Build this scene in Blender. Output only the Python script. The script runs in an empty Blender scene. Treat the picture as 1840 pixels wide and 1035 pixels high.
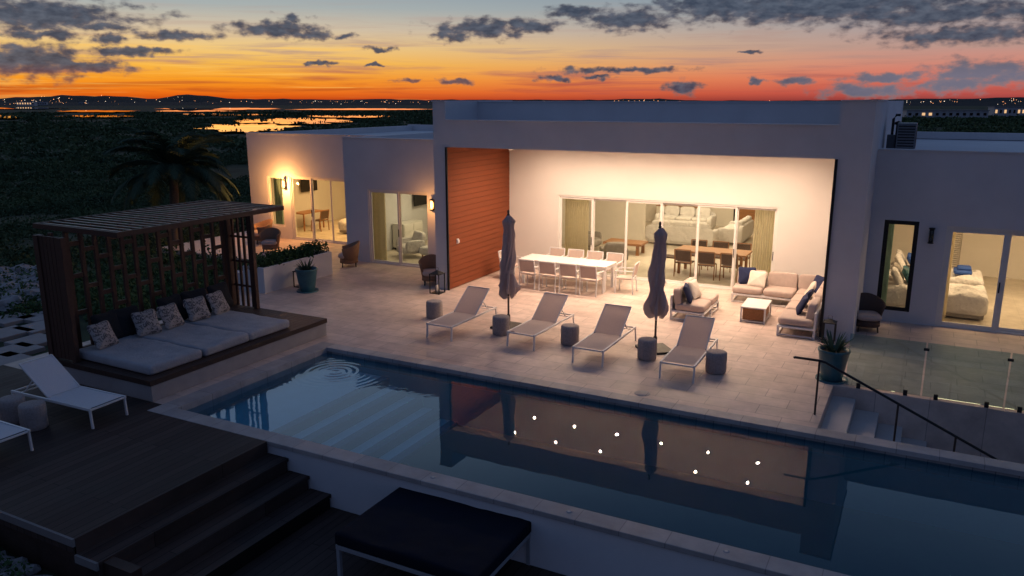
import bpy, math, random
import numpy as np
from mathutils import Vector, Matrix, noise
random.seed(7); np.random.seed(7)
R=math.radians; PI=math.pi
scene=bpy.context.scene; COL=scene.collection

# ------------------------------------------------------------------ camera
H=5.3; P=R(13.25); HEAD=R(27.5); F=1431.0
cam=bpy.data.objects.new('camera',bpy.data.cameras.new('camera')); COL.objects.link(cam)
cam.location=(0,0,H); cam.rotation_euler=(PI/2-P,0,HEAD)
cam.data.lens=28; cam.data.sensor_width=36; cam.data.clip_start=0.1; cam.data.clip_end=20000
scene.camera=cam
scene.view_settings.view_transform='Standard'; scene.view_settings.look='None'; scene.view_settings.exposure=0
CP,SP=math.cos(P),math.sin(P); HV=(-math.sin(HEAD),math.cos(HEAD)); RV=(math.cos(HEAD),math.sin(HEAD))
def ang(px,py):
    u=(px-920)/F; v=(517.5-py)/F; c=CP+v*SP; z=-SP+v*CP
    return math.degrees(math.atan2(u,c)), math.degrees(math.atan2(z,math.hypot(u,c)))
def at(px,py,z=0.0):
    u=(px-920)/F; v=(517.5-py)/F; c=CP+v*SP; dz=-SP+v*CP; t=(z-H)/dz
    return (t*(RV[0]*u+HV[0]*c), t*(RV[1]*u+HV[1]*c))
def polar(azdeg,dist):
    a=R(azdeg); return (dist*(RV[0]*math.sin(a)+HV[0]*math.cos(a)), dist*(RV[1]*math.sin(a)+HV[1]*math.cos(a)))

# ------------------------------------------------------------------ materials
def newmat(name):
    m=bpy.data.materials.new(name); m.use_nodes=True; nt=m.node_tree; nt.nodes.clear()
    return m,nt
def N(nt,t,**k):
    n=nt.nodes.new(t)
    for a,b in k.items():
        if a=='inp':
            for i,v in b.items(): n.inputs[i].default_value=v
        else: setattr(n,a,b)
    return n
def c4(c,s=1): return (min(1,c[0]*s),min(1,c[1]*s),min(1,c[2]*s),1)
def mat(name,col,rough=.6,var=.12,scale=4,bump=0.0,bscale=40,metal=0,stretch=(1,1,1),world=False,spec=.4,big=0.0,trans=0,bdist=.01):
    m,nt=newmat(name); L=nt.links
    out=N(nt,'ShaderNodeOutputMaterial'); b=N(nt,'ShaderNodeBsdfPrincipled')
    b.inputs['Roughness'].default_value=rough; b.inputs['Metallic'].default_value=metal
    b.inputs['Specular IOR Level'].default_value=spec
    if world: src=N(nt,'ShaderNodeNewGeometry').outputs['Position']
    else: src=N(nt,'ShaderNodeTexCoord').outputs['Object']
    mp=N(nt,'ShaderNodeMapping'); mp.inputs['Scale'].default_value=stretch; L.new(src,mp.inputs[0])
    n=N(nt,'ShaderNodeTexNoise',inp={'Scale':scale,'Detail':5,'Roughness':.6}); L.new(mp.outputs[0],n.inputs['Vector'])
    r=N(nt,'ShaderNodeValToRGB'); r.color_ramp.elements[0].position=.3; r.color_ramp.elements[1].position=.72
    r.color_ramp.elements[0].color=c4(col,1-var); r.color_ramp.elements[1].color=c4(col,1+var)
    L.new(n.outputs['Fac'],r.inputs[0]); cs=r.outputs[0]
    if big>0:
        n2=N(nt,'ShaderNodeTexNoise',inp={'Scale':scale*.13,'Detail':4}); L.new(mp.outputs[0],n2.inputs['Vector'])
        mr=N(nt,'ShaderNodeMapRange',inp={1:.3,2:.7,3:1-big,4:1+big*.3}); L.new(n2.outputs['Fac'],mr.inputs[0])
        mx=N(nt,'ShaderNodeVectorMath',operation='SCALE'); L.new(cs,mx.inputs[0]); L.new(mr.outputs[0],mx.inputs['Scale']); cs=mx.outputs[0]
    L.new(cs,b.inputs['Base Color'])
    rr=N(nt,'ShaderNodeMapRange',inp={1:.3,2:.7,3:max(.03,rough-.08),4:min(1,rough+.08)}); L.new(n.outputs['Fac'],rr.inputs[0]); L.new(rr.outputs[0],b.inputs['Roughness'])
    if bump>0:
        nb=N(nt,'ShaderNodeTexNoise',inp={'Scale':bscale,'Detail':4}); L.new(mp.outputs[0],nb.inputs['Vector'])
        bp=N(nt,'ShaderNodeBump',inp={'Strength':bump,'Distance':bdist}); L.new(nb.outputs['Fac'],bp.inputs['Height']); L.new(bp.outputs[0],b.inputs['Normal'])
    if trans:
        tr=N(nt,'ShaderNodeBsdfTranslucent'); L.new(cs,tr.inputs[0]); ms=N(nt,'ShaderNodeMixShader',inp={0:trans}); L.new(b.outputs[0],ms.inputs[1]); L.new(tr.outputs[0],ms.inputs[2]); L.new(ms.outputs[0],out.inputs[0])
    else: L.new(b.outputs[0],out.inputs[0])
    return m
def tilemat(name,c1,c2,mortar,w,h,ms=.008,rot=0,rough=.5,offset=.5,streak=None,big=.12,spec=.4,loc=(0,0,0)):
    m,nt=newmat(name); L=nt.links
    out=N(nt,'ShaderNodeOutputMaterial'); b=N(nt,'ShaderNodeBsdfPrincipled'); L.new(b.outputs[0],out.inputs[0]); b.inputs['Specular IOR Level'].default_value=spec
    g=N(nt,'ShaderNodeNewGeometry'); mp=N(nt,'ShaderNodeMapping'); mp.inputs['Rotation'].default_value=(0,0,rot); mp.inputs['Location'].default_value=loc
    L.new(g.outputs['Position'],mp.inputs[0])
    br=N(nt,'ShaderNodeTexBrick',inp={'Color1':c4(c1),'Color2':c4(c2),'Mortar':c4(mortar),'Scale':1,'Mortar Size':ms,'Mortar Smooth':.1,'Bias':0,'Brick Width':w,'Row Height':h}); br.offset=offset
    L.new(mp.outputs[0],br.inputs['Vector'])
    st=N(nt,'ShaderNodeMapping'); st.inputs['Scale'].default_value=streak or (1,1,1); L.new(mp.outputs[0],st.inputs[0])
    n=N(nt,'ShaderNodeTexNoise',inp={'Scale':3,'Detail':8,'Roughness':.65}); L.new(st.outputs[0],n.inputs['Vector'])
    n2=N(nt,'ShaderNodeTexNoise',inp={'Scale':.6,'Detail':6,'Roughness':.65}); L.new(mp.outputs[0],n2.inputs['Vector'])
    a=N(nt,'ShaderNodeMapRange',inp={1:.3,2:.7,3:.80,4:1.14}); L.new(n.outputs['Fac'],a.inputs[0])
    a2=N(nt,'ShaderNodeMapRange',inp={1:.3,2:.7,3:1-big,4:1+big*.5}); L.new(n2.outputs['Fac'],a2.inputs[0])
    mu=N(nt,'ShaderNodeMath',operation='MULTIPLY'); L.new(a.outputs[0],mu.inputs[0]); L.new(a2.outputs[0],mu.inputs[1])
    vm=N(nt,'ShaderNodeVectorMath',operation='SCALE'); L.new(br.outputs['Color'],vm.inputs[0]); L.new(mu.outputs[0],vm.inputs['Scale'])
    L.new(vm.outputs[0],b.inputs['Base Color'])
    rr=N(nt,'ShaderNodeMapRange',inp={1:.3,2:.7,3:rough-.12,4:rough+.12}); L.new(n2.outputs['Fac'],rr.inputs[0]); L.new(rr.outputs[0],b.inputs['Roughness'])
    iv=N(nt,'ShaderNodeMath',operation='SUBTRACT'); L.new(n.outputs['Fac'],iv.inputs[0]); L.new(br.outputs['Fac'],iv.inputs[1])
    bp=N(nt,'ShaderNodeBump',inp={'Strength':.35,'Distance':.006}); L.new(iv.outputs[0],bp.inputs['Height']); L.new(bp.outputs[0],b.inputs['Normal'])
    return m
def emis(name,col,s):
    m,nt=newmat(name); o=N(nt,'ShaderNodeOutputMaterial'); e=N(nt,'ShaderNodeEmission',inp={'Color':c4(col),'Strength':s}); nt.links.new(e.outputs[0],o.inputs[0]); return m
def glassmat(name,tint=(.93,.97,.95),ior=1.45):
    m,nt=newmat(name); L=nt.links; o=N(nt,'ShaderNodeOutputMaterial'); mx=N(nt,'ShaderNodeMixShader')
    f=N(nt,'ShaderNodeFresnel',inp={'IOR':ior}); t=N(nt,'ShaderNodeBsdfTransparent',inp={'Color':c4(tint)}); g=N(nt,'ShaderNodeBsdfGlossy',inp={'Roughness':.01})
    L.new(f.outputs[0],mx.inputs[0]); L.new(t.outputs[0],mx.inputs[1]); L.new(g.outputs[0],mx.inputs[2]); L.new(mx.outputs[0],o.inputs[0]); return m

M={}
M['stucco']=mat('stucco',(.66,.66,.68),.85,.05,1.2,.25,60,world=True,big=.12)
M['patiowall']=mat('patio_plaster',(.70,.66,.62),.85,.03,1.2,.2,60,world=True)
M['inner']=mat('interior_plaster',(.74,.69,.62),.85,.03,2)
M['terrace']=tilemat('terrace_tile',(.55,.43,.375),(.63,.50,.435),(.34,.27,.24),.9,.45,.007,0,.5,big=.2)
M['floor']=tilemat('interior_tile',(.58,.51,.42),(.61,.54,.45),(.5,.44,.36),.8,.8,.005,0,.4,offset=0,big=.06)
M['coping']=tilemat('coping_stone',(.36,.34,.34),(.43,.40,.39),(.22,.21,.21),.6,.7,.006,0,.55,offset=0,big=.2)
M['bandtile']=tilemat('waterline_stone',(.22,.20,.20),(.30,.27,.26),(.10,.10,.10),.3,.05,.006,0,.5)
M['lightstone']=mat('pale_stone',(.34,.32,.32),.75,.12,2.5,.3,30,world=True,big=.2)
M['stepstone']=mat('pale_step_stone',(.54,.50,.48),.75,.08,2.5,.3,30,world=True,big=.15)
M['edging']=mat('deck_edge_stone',(.20,.19,.19),.8,.12,2.5,.3,30,world=True,big=.2)
M['deck']=tilemat('deck_boards',(.046,.029,.025),(.072,.049,.042),(.006,.005,.004),3.1,.145,.006,PI/2,.70,streak=(.5,9,1),big=.45,spec=.3)
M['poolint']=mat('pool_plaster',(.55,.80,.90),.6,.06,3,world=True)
M['poolstepshade']=mat('pool_step_shade',(.05,.16,.27),.6,.08,3,world=True)  # dark step colour, painted shade that sets risers off from treads
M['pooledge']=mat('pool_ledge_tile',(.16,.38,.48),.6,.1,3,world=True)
M['whitemetal']=mat('white_powder_coat',(.70,.69,.69),.4,.03,8)
M['greymetal']=mat('grey_powder_coat',(.30,.31,.33),.45,.05,8)
M['sling']=mat('grey_sling_fabric',(.66,.58,.55),.85,.08,60,.3,300,trans=.5)
M['whitesling']=mat('white_sling_fabric',(.66,.66,.68),.85,.06,60,.3,300)
M['taupe']=mat('taupe_cushion',(.50,.40,.35),.95,.07,9,.4,140)
M['mattress']=mat('grey_mattress_fabric',(.38,.38,.40),.95,.12,4,.6,30,bdist=.02)
M['navy']=mat('navy_cushion',(.015,.022,.07),.9,.15,8,.4,140)
M['darkcush']=mat('dark_navy_mattress',(.006,.008,.018),.9,.25,4,.4,120,spec=.15)
M['blackpillow']=mat('black_pillow_fabric',(.016,.017,.021),.95,.2,9,.4,140)
M['cream']=mat('cream_cushion',(.70,.63,.54),.95,.05,8,.4,140)
M['umbrella']=mat('canopy_fabric',(.62,.53,.51),.95,.12,4,.5,60,stretch=(1,1,.3),spec=.2,trans=.35)
M['pole']=mat('dark_bronze_metal',(.08,.07,.065),.4,.1,9,metal=.7)
M['stool']=mat('woven_stool',(.32,.28,.27),.9,.2,30,.6,90)
M['brownwood']=mat('pergola_wood',(.070,.032,.022),.6,.25,6,.3,40,stretch=(3,3,.4),spec=.4)
M['louvre']=mat('louvre_metal',(.045,.042,.048),.45,.15,6,spec=.6)
M['plinthtop']=mat('dark_wood_platform',(.050,.028,.022),.6,.25,4,.3,40,stretch=(1,8,1),spec=.3)
M['panel']=mat('red_cedar_board',(.20,.055,.023),.7,.16,4,.2,40,stretch=(1,.35,7),world=True,spec=.2)
M['paneldark']=mat('cedar_gap',(.05,.016,.008),.8)
M['black']=mat('black_metal',(.012,.012,.013),.45,.1,8)
M['frame']=mat('white_aluminium',(.72,.70,.66),.35,.03,8)
M['glass']=glassmat('window_glass'); M['bglass']=glassmat('balustrade_glass',(.74,.86,.86),1.75)
M['teal']=mat('teal_glaze',(.035,.12,.15),.35,.2,5,.1,20)
M['wicker']=mat('dark_wicker',(.11,.07,.055),.85,.3,60,.8,110)
M['lwicker']=mat('brown_wicker',(.27,.16,.10),.85,.25,60,.8,110)
M['oak']=mat('warm_wood',(.33,.15,.06),.4,.2,4,.2,40,stretch=(.4,5,5))
M['curtain']=mat('linen_curtain',(.80,.72,.54),.95,.06,9,trans=.5)
M['tealcurtain']=mat('teal_curtain',(.32,.46,.42),.95,.08,9,trans=.4)
M['bedding']=mat('white_bedding',(.66,.63,.61),.95,.08,5,.9,9,bdist=.05)
M['greychair']=mat('grey_upholstery',(.30,.27,.24),.95,.1,10,.4,120)
M['soil']=mat('soil',(.03,.022,.016),.95,.3,12)
M['tv']=mat('screen_black',(.008,.008,.01),.15)
M['ac']=mat('condenser_paint',(.16,.17,.19),.5,.08,8)
M['bulb']=emis('lamp_bulb',(1,.46,.12),9)
M['down']=emis('downlight_lens',(1,.80,.6),60)
M['rock']=mat('limestone_rock',(.30,.29,.29),.9,.5,3,.8,12,world=True)
M['brickwood']=mat('woven_basket',(.30,.14,.06),.85,.35,70,.9,100)
M['bed_blue']=mat('blue_throw',(.03,.08,.30),.9,.15,8,.3,60)
def leafmat(name,c1,c2,rnd=.35):
    m,nt=newmat(name); L=nt.links; o=N(nt,'ShaderNodeOutputMaterial'); b=N(nt,'ShaderNodeBsdfPrincipled',inp={'Roughness':.8}); L.new(b.outputs[0],o.inputs[0]); b.inputs['Specular IOR Level'].default_value=.1
    g=N(nt,'ShaderNodeNewGeometry'); n=N(nt,'ShaderNodeTexNoise',inp={'Scale':.12,'Detail':6,'Roughness':.65}); L.new(g.outputs['Position'],n.inputs['Vector'])
    a=N(nt,'ShaderNodeMath',operation='MULTIPLY_ADD',inp={1:rnd}); L.new(g.outputs['Random Per Island'],a.inputs[0]); 
    s=N(nt,'ShaderNodeMath',operation='MULTIPLY_ADD',inp={1:2.0,2:-.55-rnd/2}); L.new(n.outputs['Fac'],s.inputs[0]); L.new(s.outputs[0],a.inputs[2])
    r=N(nt,'ShaderNodeValToRGB'); r.color_ramp.elements[0].color=c4(c1); r.color_ramp.elements[1].color=c4(c2); r.color_ramp.elements[0].position=.1; r.color_ramp.elements[1].position=.95
    L.new(a.outputs[0],r.inputs[0]); L.new(r.outputs[0],b.inputs['Base Color']); return m
M['scrub']=leafmat('scrub_leaves',(.035,.062,.036),(.115,.16,.070),.18)
M['shrub']=leafmat('shrub_leaves',(.025,.06,.025),(.10,.17,.07))
M['palm']=leafmat('palm_leaves',(.035,.065,.045),(.08,.12,.07))
M['agave']=leafmat('agave_leaves',(.04,.075,.05),(.12,.17,.11))
M['trunk']=mat('palm_bark',(.12,.10,.08),.9,.3,8,.6,20,stretch=(1,1,4))

# ------------------------------------------------------------------ mesh builder
class MB:
    def __init__(s): s.v=[];s.f=[];s.s=[]
    def add(s,vs,fs,sm=False):
        b=len(s.v); s.v+=[tuple(p) for p in vs]; s.f+=[tuple(b+i for i in q) for q in fs]; s.s+=[sm]*len(fs); return s
    def box(s,x0,x1,y0,y1,z0,z1):
        return s.add([(x0,y0,z0),(x1,y0,z0),(x1,y1,z0),(x0,y1,z0),(x0,y0,z1),(x1,y0,z1),(x1,y1,z1),(x0,y1,z1)],
          [(0,3,2,1),(4,5,6,7),(0,1,5,4),(1,2,6,5),(2,3,7,6),(3,0,4,7)])
    def obox(s,c,size,rot=None):
        a,b,d=size[0]/2,size[1]/2,size[2]/2; m=rot or Matrix.Identity(3)
        vs=[Vector(c)+m@Vector(p) for p in [(-a,-b,-d),(a,-b,-d),(a,b,-d),(-a,b,-d),(-a,-b,d),(a,-b,d),(a,b,d),(-a,b,d)]]
        return s.add(vs,[(0,3,2,1),(4,5,6,7),(0,1,5,4),(1,2,6,5),(2,3,7,6),(3,0,4,7)])
    def bar(s,p0,p1,w,h=None):
        p0,p1=Vector(p0),Vector(p1); h=h or w; d=p1-p0; l=d.length; d.normalize()
        up=Vector((0,0,1)) if abs(d.z)<.99 else Vector((0,1,0)); x=d.cross(up).normalized(); z=x.cross(d)
        m=Matrix((x,d,z)).transposed(); return s.obox((p0+p1)/2,(w,l,h),m)
    def tube(s,pts,r,n=8):
        pts=[Vector(p) for p in pts]; rings=[]; rr=r if isinstance(r,(list,tuple)) else [r]*len(pts)
        for i,p in enumerate(pts):
            d=(pts[min(i+1,len(pts)-1)]-pts[max(i-1,0)]).normalized(); up=Vector((0,0,1)) if abs(d.z)<.95 else Vector((1,0,0))
            x=d.cross(up).normalized(); y=d.cross(x)
            rings.append([p+x*math.cos(2*PI*k/n)*rr[i]+y*math.sin(2*PI*k/n)*rr[i] for k in range(n)])
        vs=[q for a in rings for q in a]; fs=[]
        for i in range(len(pts)-1):
            for k in range(n): fs.append((i*n+k,i*n+(k+1)%n,(i+1)*n+(k+1)%n,(i+1)*n+k))
        s.add(vs,fs,True); s.add(rings[0],[tuple(range(n))]); s.add(rings[-1],[tuple(range(n))[::-1]]); return s
    def lathe(s,prof,c=(0,0,0),n=24,fn=None):
        vs=[];fs=[]
        for r,z in prof:
            for k in range(n):
                a=2*PI*k/n; q=fn(a,z) if fn else 1
                vs.append((c[0]+r*q*math.cos(a),c[1]+r*q*math.sin(a),c[2]+z))
        for i in range(len(prof)-1):
            for k in range(n): fs.append((i*n+k,i*n+(k+1)%n,(i+1)*n+(k+1)%n,(i+1)*n+k))
        return s.add(vs,fs,True)
    def cush(s,c,size,rot=None,p=5,nu=20,nv=12,wob=.0,pinch=0,ez=.75):
        m=rot or Matrix.Identity(3); vs=[];fs=[]; sg=lambda t,e:math.copysign(abs(t)**e,t); e=2/p
        for j in range(nv+1):
            ph=-PI/2+PI*j/nv
            for i in range(nu):
                th=2*PI*i/nu; rad=(abs(math.cos(ph))**(e*.8)) if 0<j<nv else 0
                x=sg(math.cos(th),e)*rad; y=sg(math.sin(th),e)*rad; z=sg(math.sin(ph),ez)
                if pinch: k=max(abs(x),abs(y)); z*=1-pinch*k**4; q=abs(x*y); x*=1+.10*q; y*=1+.10*q
                if wob: z+=wob*noise.noise(Vector((x*3+c[0]*3,y*3+c[1]*3,c[2])))
                vs.append(Vector(c)+m@Vector((x*size[0]/2,y*size[1]/2,z*size[2]/2)))
        for j in range(nv):
            for i in range(nu): fs.append((j*nu+i,j*nu+(i+1)%nu,(j+1)*nu+(i+1)%nu,(j+1)*nu+i))
        return s.add(vs,fs,True)
    def slab(s,c,size,r=.05,sag=0,seed=0,nx=22,ny=14):
        a,b,h=size[0]/2,size[1]/2,size[2]; vs=[];fs=[]
        us=[-1+2*i/nx for i in range(nx+1)]; vv=[-1+2*j/ny for j in range(ny+1)]
        def co(t,half):
            q=abs(t); lim=.8
            return math.copysign((q/lim)*(half-r) if q<lim else (half-r)+r*math.sin((q-lim)/(1-lim)*PI/2),t)
        for top in (1,0):
            for y in vv:
                for x in us:
                    X=co(x,a);Y=co(y,b); dx=max(0,abs(X)-(a-r)); dy=max(0,abs(Y)-(b-r)); k=math.hypot(dx,dy)
                    if k>r: X-=math.copysign(dx*(1-r/k),X); Y-=math.copysign(dy*(1-r/k),Y)
                    d=min(1,k/r); dr=r*(1-math.sqrt(max(0,1-d*d)))
                    z=h-dr+(sag*noise.noise(Vector((X*2.2+seed,Y*2.2,seed)))+sag*.5*noise.noise(Vector((X*6+seed,Y*6,seed))))*(1-d) if top else min(dr,r)
                    vs.append((c[0]+X,c[1]+Y,c[2]+z))
        W=nx+1; n=W*(ny+1)
        for j in range(ny):
            for i in range(nx):
                q=j*W+i; fs.append((q,q+1,q+W+1,q+W)); fs.append((n+q,n+q+W,n+q+W+1,n+q+1))
        bd=[i for i in range(nx)]+[j*W+nx for j in range(ny)]+[ny*W+i for i in range(nx,0,-1)]+[j*W for j in range(ny,0,-1)]
        for i in range(len(bd)): p_,q_=bd[i],bd[(i+1)%len(bd)]; fs.append((p_,n+p_,n+q_,q_))
        return s.add(vs,fs,True)
    def shift(s,d): s.v=[(a[0]-d[0],a[1]-d[1],a[2]-d[2]) for a in s.v]; return s
    def build(s,name,m,parent=None,bevel=0,org=None):
        if org is not None: s.shift(org)
        me=bpy.data.meshes.new(name); me.from_pydata(s.v,[],s.f); me.update()
        me.polygons.foreach_set('use_smooth',s.s); me.materials.append(M[m] if isinstance(m,str) else m)
        o=bpy.data.objects.new(name,me); COL.objects.link(o); o.parent=parent
        if bevel:
            b=o.modifiers.new('bevel','BEVEL'); b.width=bevel; b.segments=2; b.limit_method='ANGLE'
        return o
def tag(o,label,cat,group=None):
    o['label']=label; o['category']=cat
    if group: o['group']=group
    return o
def thing(name,label,cat,loc=(0,0,0),rz=0,group=None):
    o=bpy.data.objects.new(name,None); o.empty_display_size=.1; COL.objects.link(o); o.location=loc; o.rotation_euler=(0,0,rz)
    return tag(o,label,cat,group)
def struct(name,mb,m,kind='structure',bevel=0):
    o=mb.build(name,m,None,bevel); o['kind']=kind; return o
def dup(o,parent=None):
    c=o.copy(); COL.objects.link(c)
    if parent is not None: c.parent=parent
    for ch in list(o.children): dup(ch,c)
    return c
def place(proto,first,loc,rz,label,group=None):
    o=proto if first else dup(proto); o.location=loc; o.rotation_euler=(0,0,rz); o['label']=label
    if group: o['group']=group
    return o
def rx(a): return Matrix.Rotation(a,3,'X')
def ry(a): return Matrix.Rotation(a,3,'Y')

# ------------------------------------------------------------------ ground
def sst(a,b,x): 
    t=max(0,min(1,(x-a)/(b-a))); return t*t*(3-2*t)
def gh(x,y):
    s=sst(-12.5,-15.5,x); base=-1.15*(1-s)-.13*s
    if x<-7 and y<5.6: base=max(base,-.55+.25*noise.noise(Vector((x,y,1)))-.25*max(0,x+10.5))
    d=max(-25-x,y-38,x-14,-6-y,0)
    k=1-math.exp(-d/55); z=base*(1-k)-6.7*k
    amp=min(1,d/25)
    z+=amp*(.45*noise.noise(Vector((x*.03,y*.03,0)))*min(1,d/60)+.2*noise.noise(Vector((x*.15,y*.15,3))))
    return z
def grid(n,ext,cx,cy):
    k=7.2; t=[math.sinh(k*(2*i/(n-1)-1))/math.sinh(k)*ext for i in range(n)]
    return [cx+a for a in t],[cy+a for a in t]
gx,gy=grid(230,9000,-18,14)
g=MB(); n=len(gx); g.v=[(x,y,gh(x,y)) for y in gy for x in gx]
g.f=[(j*n+i,j*n+i+1,(j+1)*n+i+1,(j+1)*n+i) for j in range(n-1) for i in range(n-1)]; g.s=[True]*len(g.f)
M['ground']=mat('scrub_soil',(.042,.060,.036),.95,.6,.5,.6,2,world=True,big=.4,spec=.1)
struct('ground',g,'ground')

def watermat(name,tint,ior,bs,bstr,ring=None,rough=.0,body=None,bodyfac=.3):
    m,nt=newmat(name); L=nt.links; o=N(nt,'ShaderNodeOutputMaterial'); mx=N(nt,'ShaderNodeMixShader')
    f=N(nt,'ShaderNodeFresnel',inp={'IOR':ior}); gl=N(nt,'ShaderNodeBsdfGlossy',inp={'Roughness':rough,'Color':(.95,.95,.95,1)})
    if tint is None: t=N(nt,'ShaderNodeBsdfDiffuse',inp={'Color':(.01,.015,.02,1)})
    else: t=N(nt,'ShaderNodeBsdfTransparent',inp={'Color':c4(tint)})
    tout=t.outputs[0]
    if body:
        bd=N(nt,'ShaderNodeBsdfDiffuse',inp={'Color':c4(body)}); m2=N(nt,'ShaderNodeMixShader',inp={0:bodyfac}); L.new(tout,m2.inputs[1]); L.new(bd.outputs[0],m2.inputs[2]); tout=m2.outputs[0]
    ge=N(nt,'ShaderNodeNewGeometry'); nn=N(nt,'ShaderNodeTexNoise',inp={'Scale':bs,'Detail':2}); L.new(ge.outputs['Position'],nn.inputs['Vector'])
    b=N(nt,'ShaderNodeBump',inp={'Strength':bstr,'Distance':.02}); h=nn.outputs['Fac']
    if ring:
        sub=N(nt,'ShaderNodeVectorMath',operation='SUBTRACT'); sub.inputs[1].default_value=ring; L.new(ge.outputs['Position'],sub.inputs[0])
        ln=N(nt,'ShaderNodeVectorMath',operation='LENGTH'); L.new(sub.outputs[0],ln.inputs[0])
        ml=N(nt,'ShaderNodeMath',operation='MULTIPLY',inp={1:42.0}); L.new(ln.outputs['Value'],ml.inputs[0])
        sn=N(nt,'ShaderNodeMath',operation='SINE'); L.new(ml.outputs[0],sn.inputs[0])
        fo=N(nt,'ShaderNodeMapRange',inp={1:.0,2:1.3,3:2.2,4:0}); L.new(ln.outputs['Value'],fo.inputs[0])
        mm=N(nt,'ShaderNodeMath',operation='MULTIPLY'); L.new(sn.outputs[0],mm.inputs[0]); L.new(fo.outputs[0],mm.inputs[1])
        ad=N(nt,'ShaderNodeMath',operation='ADD'); L.new(mm.outputs[0],ad.inputs[0])
        n3=N(nt,'ShaderNodeTexNoise',inp={'Scale':6,'Detail':2}); L.new(ge.outputs['Position'],n3.inputs['Vector'])
        fo2=N(nt,'ShaderNodeMapRange',inp={1:4.5,2:1.0,3:0,4:1.3}); L.new(ln.outputs['Value'],fo2.inputs[0])
        m3=N(nt,'ShaderNodeMath',operation='MULTIPLY'); L.new(n3.outputs['Fac'],m3.inputs[0]); L.new(fo2.outputs[0],m3.inputs[1])
        a3=N(nt,'ShaderNodeMath',operation='ADD'); L.new(m3.outputs[0],a3.inputs[0]); L.new(h,a3.inputs[1])
        L.new(a3.outputs[0],ad.inputs[1]); h=ad.outputs[0]
    L.new(h,b.inputs['Height']); L.new(b.outputs[0],gl.inputs['Normal']); L.new(b.outputs[0],f.inputs['Normal'])
    L.new(f.outputs[0],mx.inputs[0]); L.new(tout,mx.inputs[1]); L.new(gl.outputs[0],mx.inputs[2]); L.new(mx.outputs[0],o.inputs[0]); return m
M['lagoon']=watermat('lagoon_water',None,1.6,.3,.03)
lag=MB()
LAGS=[(375,520,223,236,1),(430,615,213,222,11),(560,700,207,211,2),(100,240,198,201,3),(280,420,198,200.5,12),(-20,50,206,212,4),(300,500,194,197,5),(540,770,195,197.5,13),(120,230,207,210,6),(-60,110,193,195.5,7),(330,490,204,207,10),(1640,1840,184,187,9)]
def lagoon(px0,px1,py0,py1,seed):
    c=[];rr=random.Random(seed); n=110
    for k in range(n):
        a=2*PI*k/n; w=1+.35*noise.noise(Vector((math.cos(a)*2.6,math.sin(a)*2.6,seed)))+.35*noise.noise(Vector((math.cos(a)*9,math.sin(a)*9,seed)))
        px=(px0+px1)/2+(px1-px0)/2*math.cos(a)*w; py=(py0+py1)/2+(py1-py0)/2*math.sin(a)*w
        x,y=at(px,min(max(py,184.5),260),-5.6-.01*seed); c.append((x,y,-5.6-.01*seed))
    lag.add(c,[tuple(range(n))])
for a in LAGS: lagoon(*a)
lo=struct('lagoon_water',lag,'lagoon')

hill=MB()
def ridge(a0,a1,dist,fn,base=-8,thick=500):
    n=140; vs=[]
    for i in range(n+1):
        a=a0+(a1-a0)*i/n; h=fn(a)
        for d,z in ((dist-thick,base),(dist-thick*.3,base+(h-base)*.8),(dist,h),(dist+thick,base)):
            x,y=polar(a,d); vs.append((x,y,z))
    fs=[(i*4+k,(i+1)*4+k,(i+1)*4+k+1,i*4+k+1) for i in range(n) for k in range(3)]
    hill.add(vs,fs,True)
def hf(a):
    px=920+F*math.tan(R(a))/CP
    h=5
    for c,w,t in ((40,60,12),(130,60,20),(215,50,16),(330,40,26),(380,25,12),(480,120,8),(680,60,6),(1160,60,8),(900,200,4),(1700,150,8),(1830,60,10)): h+=t*math.exp(-((px-c)/w)**2)
    return h+3.5*noise.noise(Vector((a*2.1,0,0)))+3*noise.noise(Vector((a*7,3,0)))
ridge(-42,42,4200,hf)
ridge(-42,42,2400,lambda a:.5+3.0*noise.noise(Vector((a*1.3,5,0)))+2*noise.noise(Vector((a*6,8,0))),thick=300)
M['hill']=mat('dark_hillside',(.020,.024,.030),.95,.3,.01,world=True,spec=.1)
struct('hills',hill,'hill')

def leafcloud(name,centers,mname,seed=1):
    rs=np.random.RandomState(seed); allv=[]
    for (x,y,z,r,h,nl,s) in centers:
        d=rs.normal(size=(nl,3)); d/=np.linalg.norm(d,axis=1)[:,None]; d[:,2]=np.abs(d[:,2])
        rad=.55+.5*rs.rand(nl)**.6
        lob=1+.3*np.sin(3*np.arctan2(d[:,1],d[:,0])+x*3)+.15*np.sin(5*d[:,2]+y)
        c=d*rad[:,None]*lob[:,None]*np.array([r,r,h])+np.array([x,y,z])
        u=rs.normal(size=(nl,3)); u/=np.linalg.norm(u,axis=1)[:,None]; w=np.cross(u,rs.normal(size=(nl,3))); w/=np.linalg.norm(w,axis=1)[:,None]
        ss=(s*(.6+.8*rs.rand(nl)))[:,None]
        q=np.stack([c-u*ss,c+w*ss*.5,c+u*ss,c-w*ss*.5],axis=1); allv.append(q.reshape(-1,3))
    v=np.concatenate(allv); nf=len(v)//4
    me=bpy.data.meshes.new(name); me.vertices.add(len(v)); me.vertices.foreach_set('co',v.ravel())
    me.loops.add(nf*4); me.loops.foreach_set('vertex_index',np.arange(nf*4)); me.polygons.add(nf); me.polygons.foreach_set('loop_start',np.arange(nf)*4)
    me.update(calc_edges=True); me.materials.append(M[mname]); o=bpy.data.objects.new(name,me); COL.objects.link(o); return o
cs=[]; rr=random.Random(3)
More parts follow.
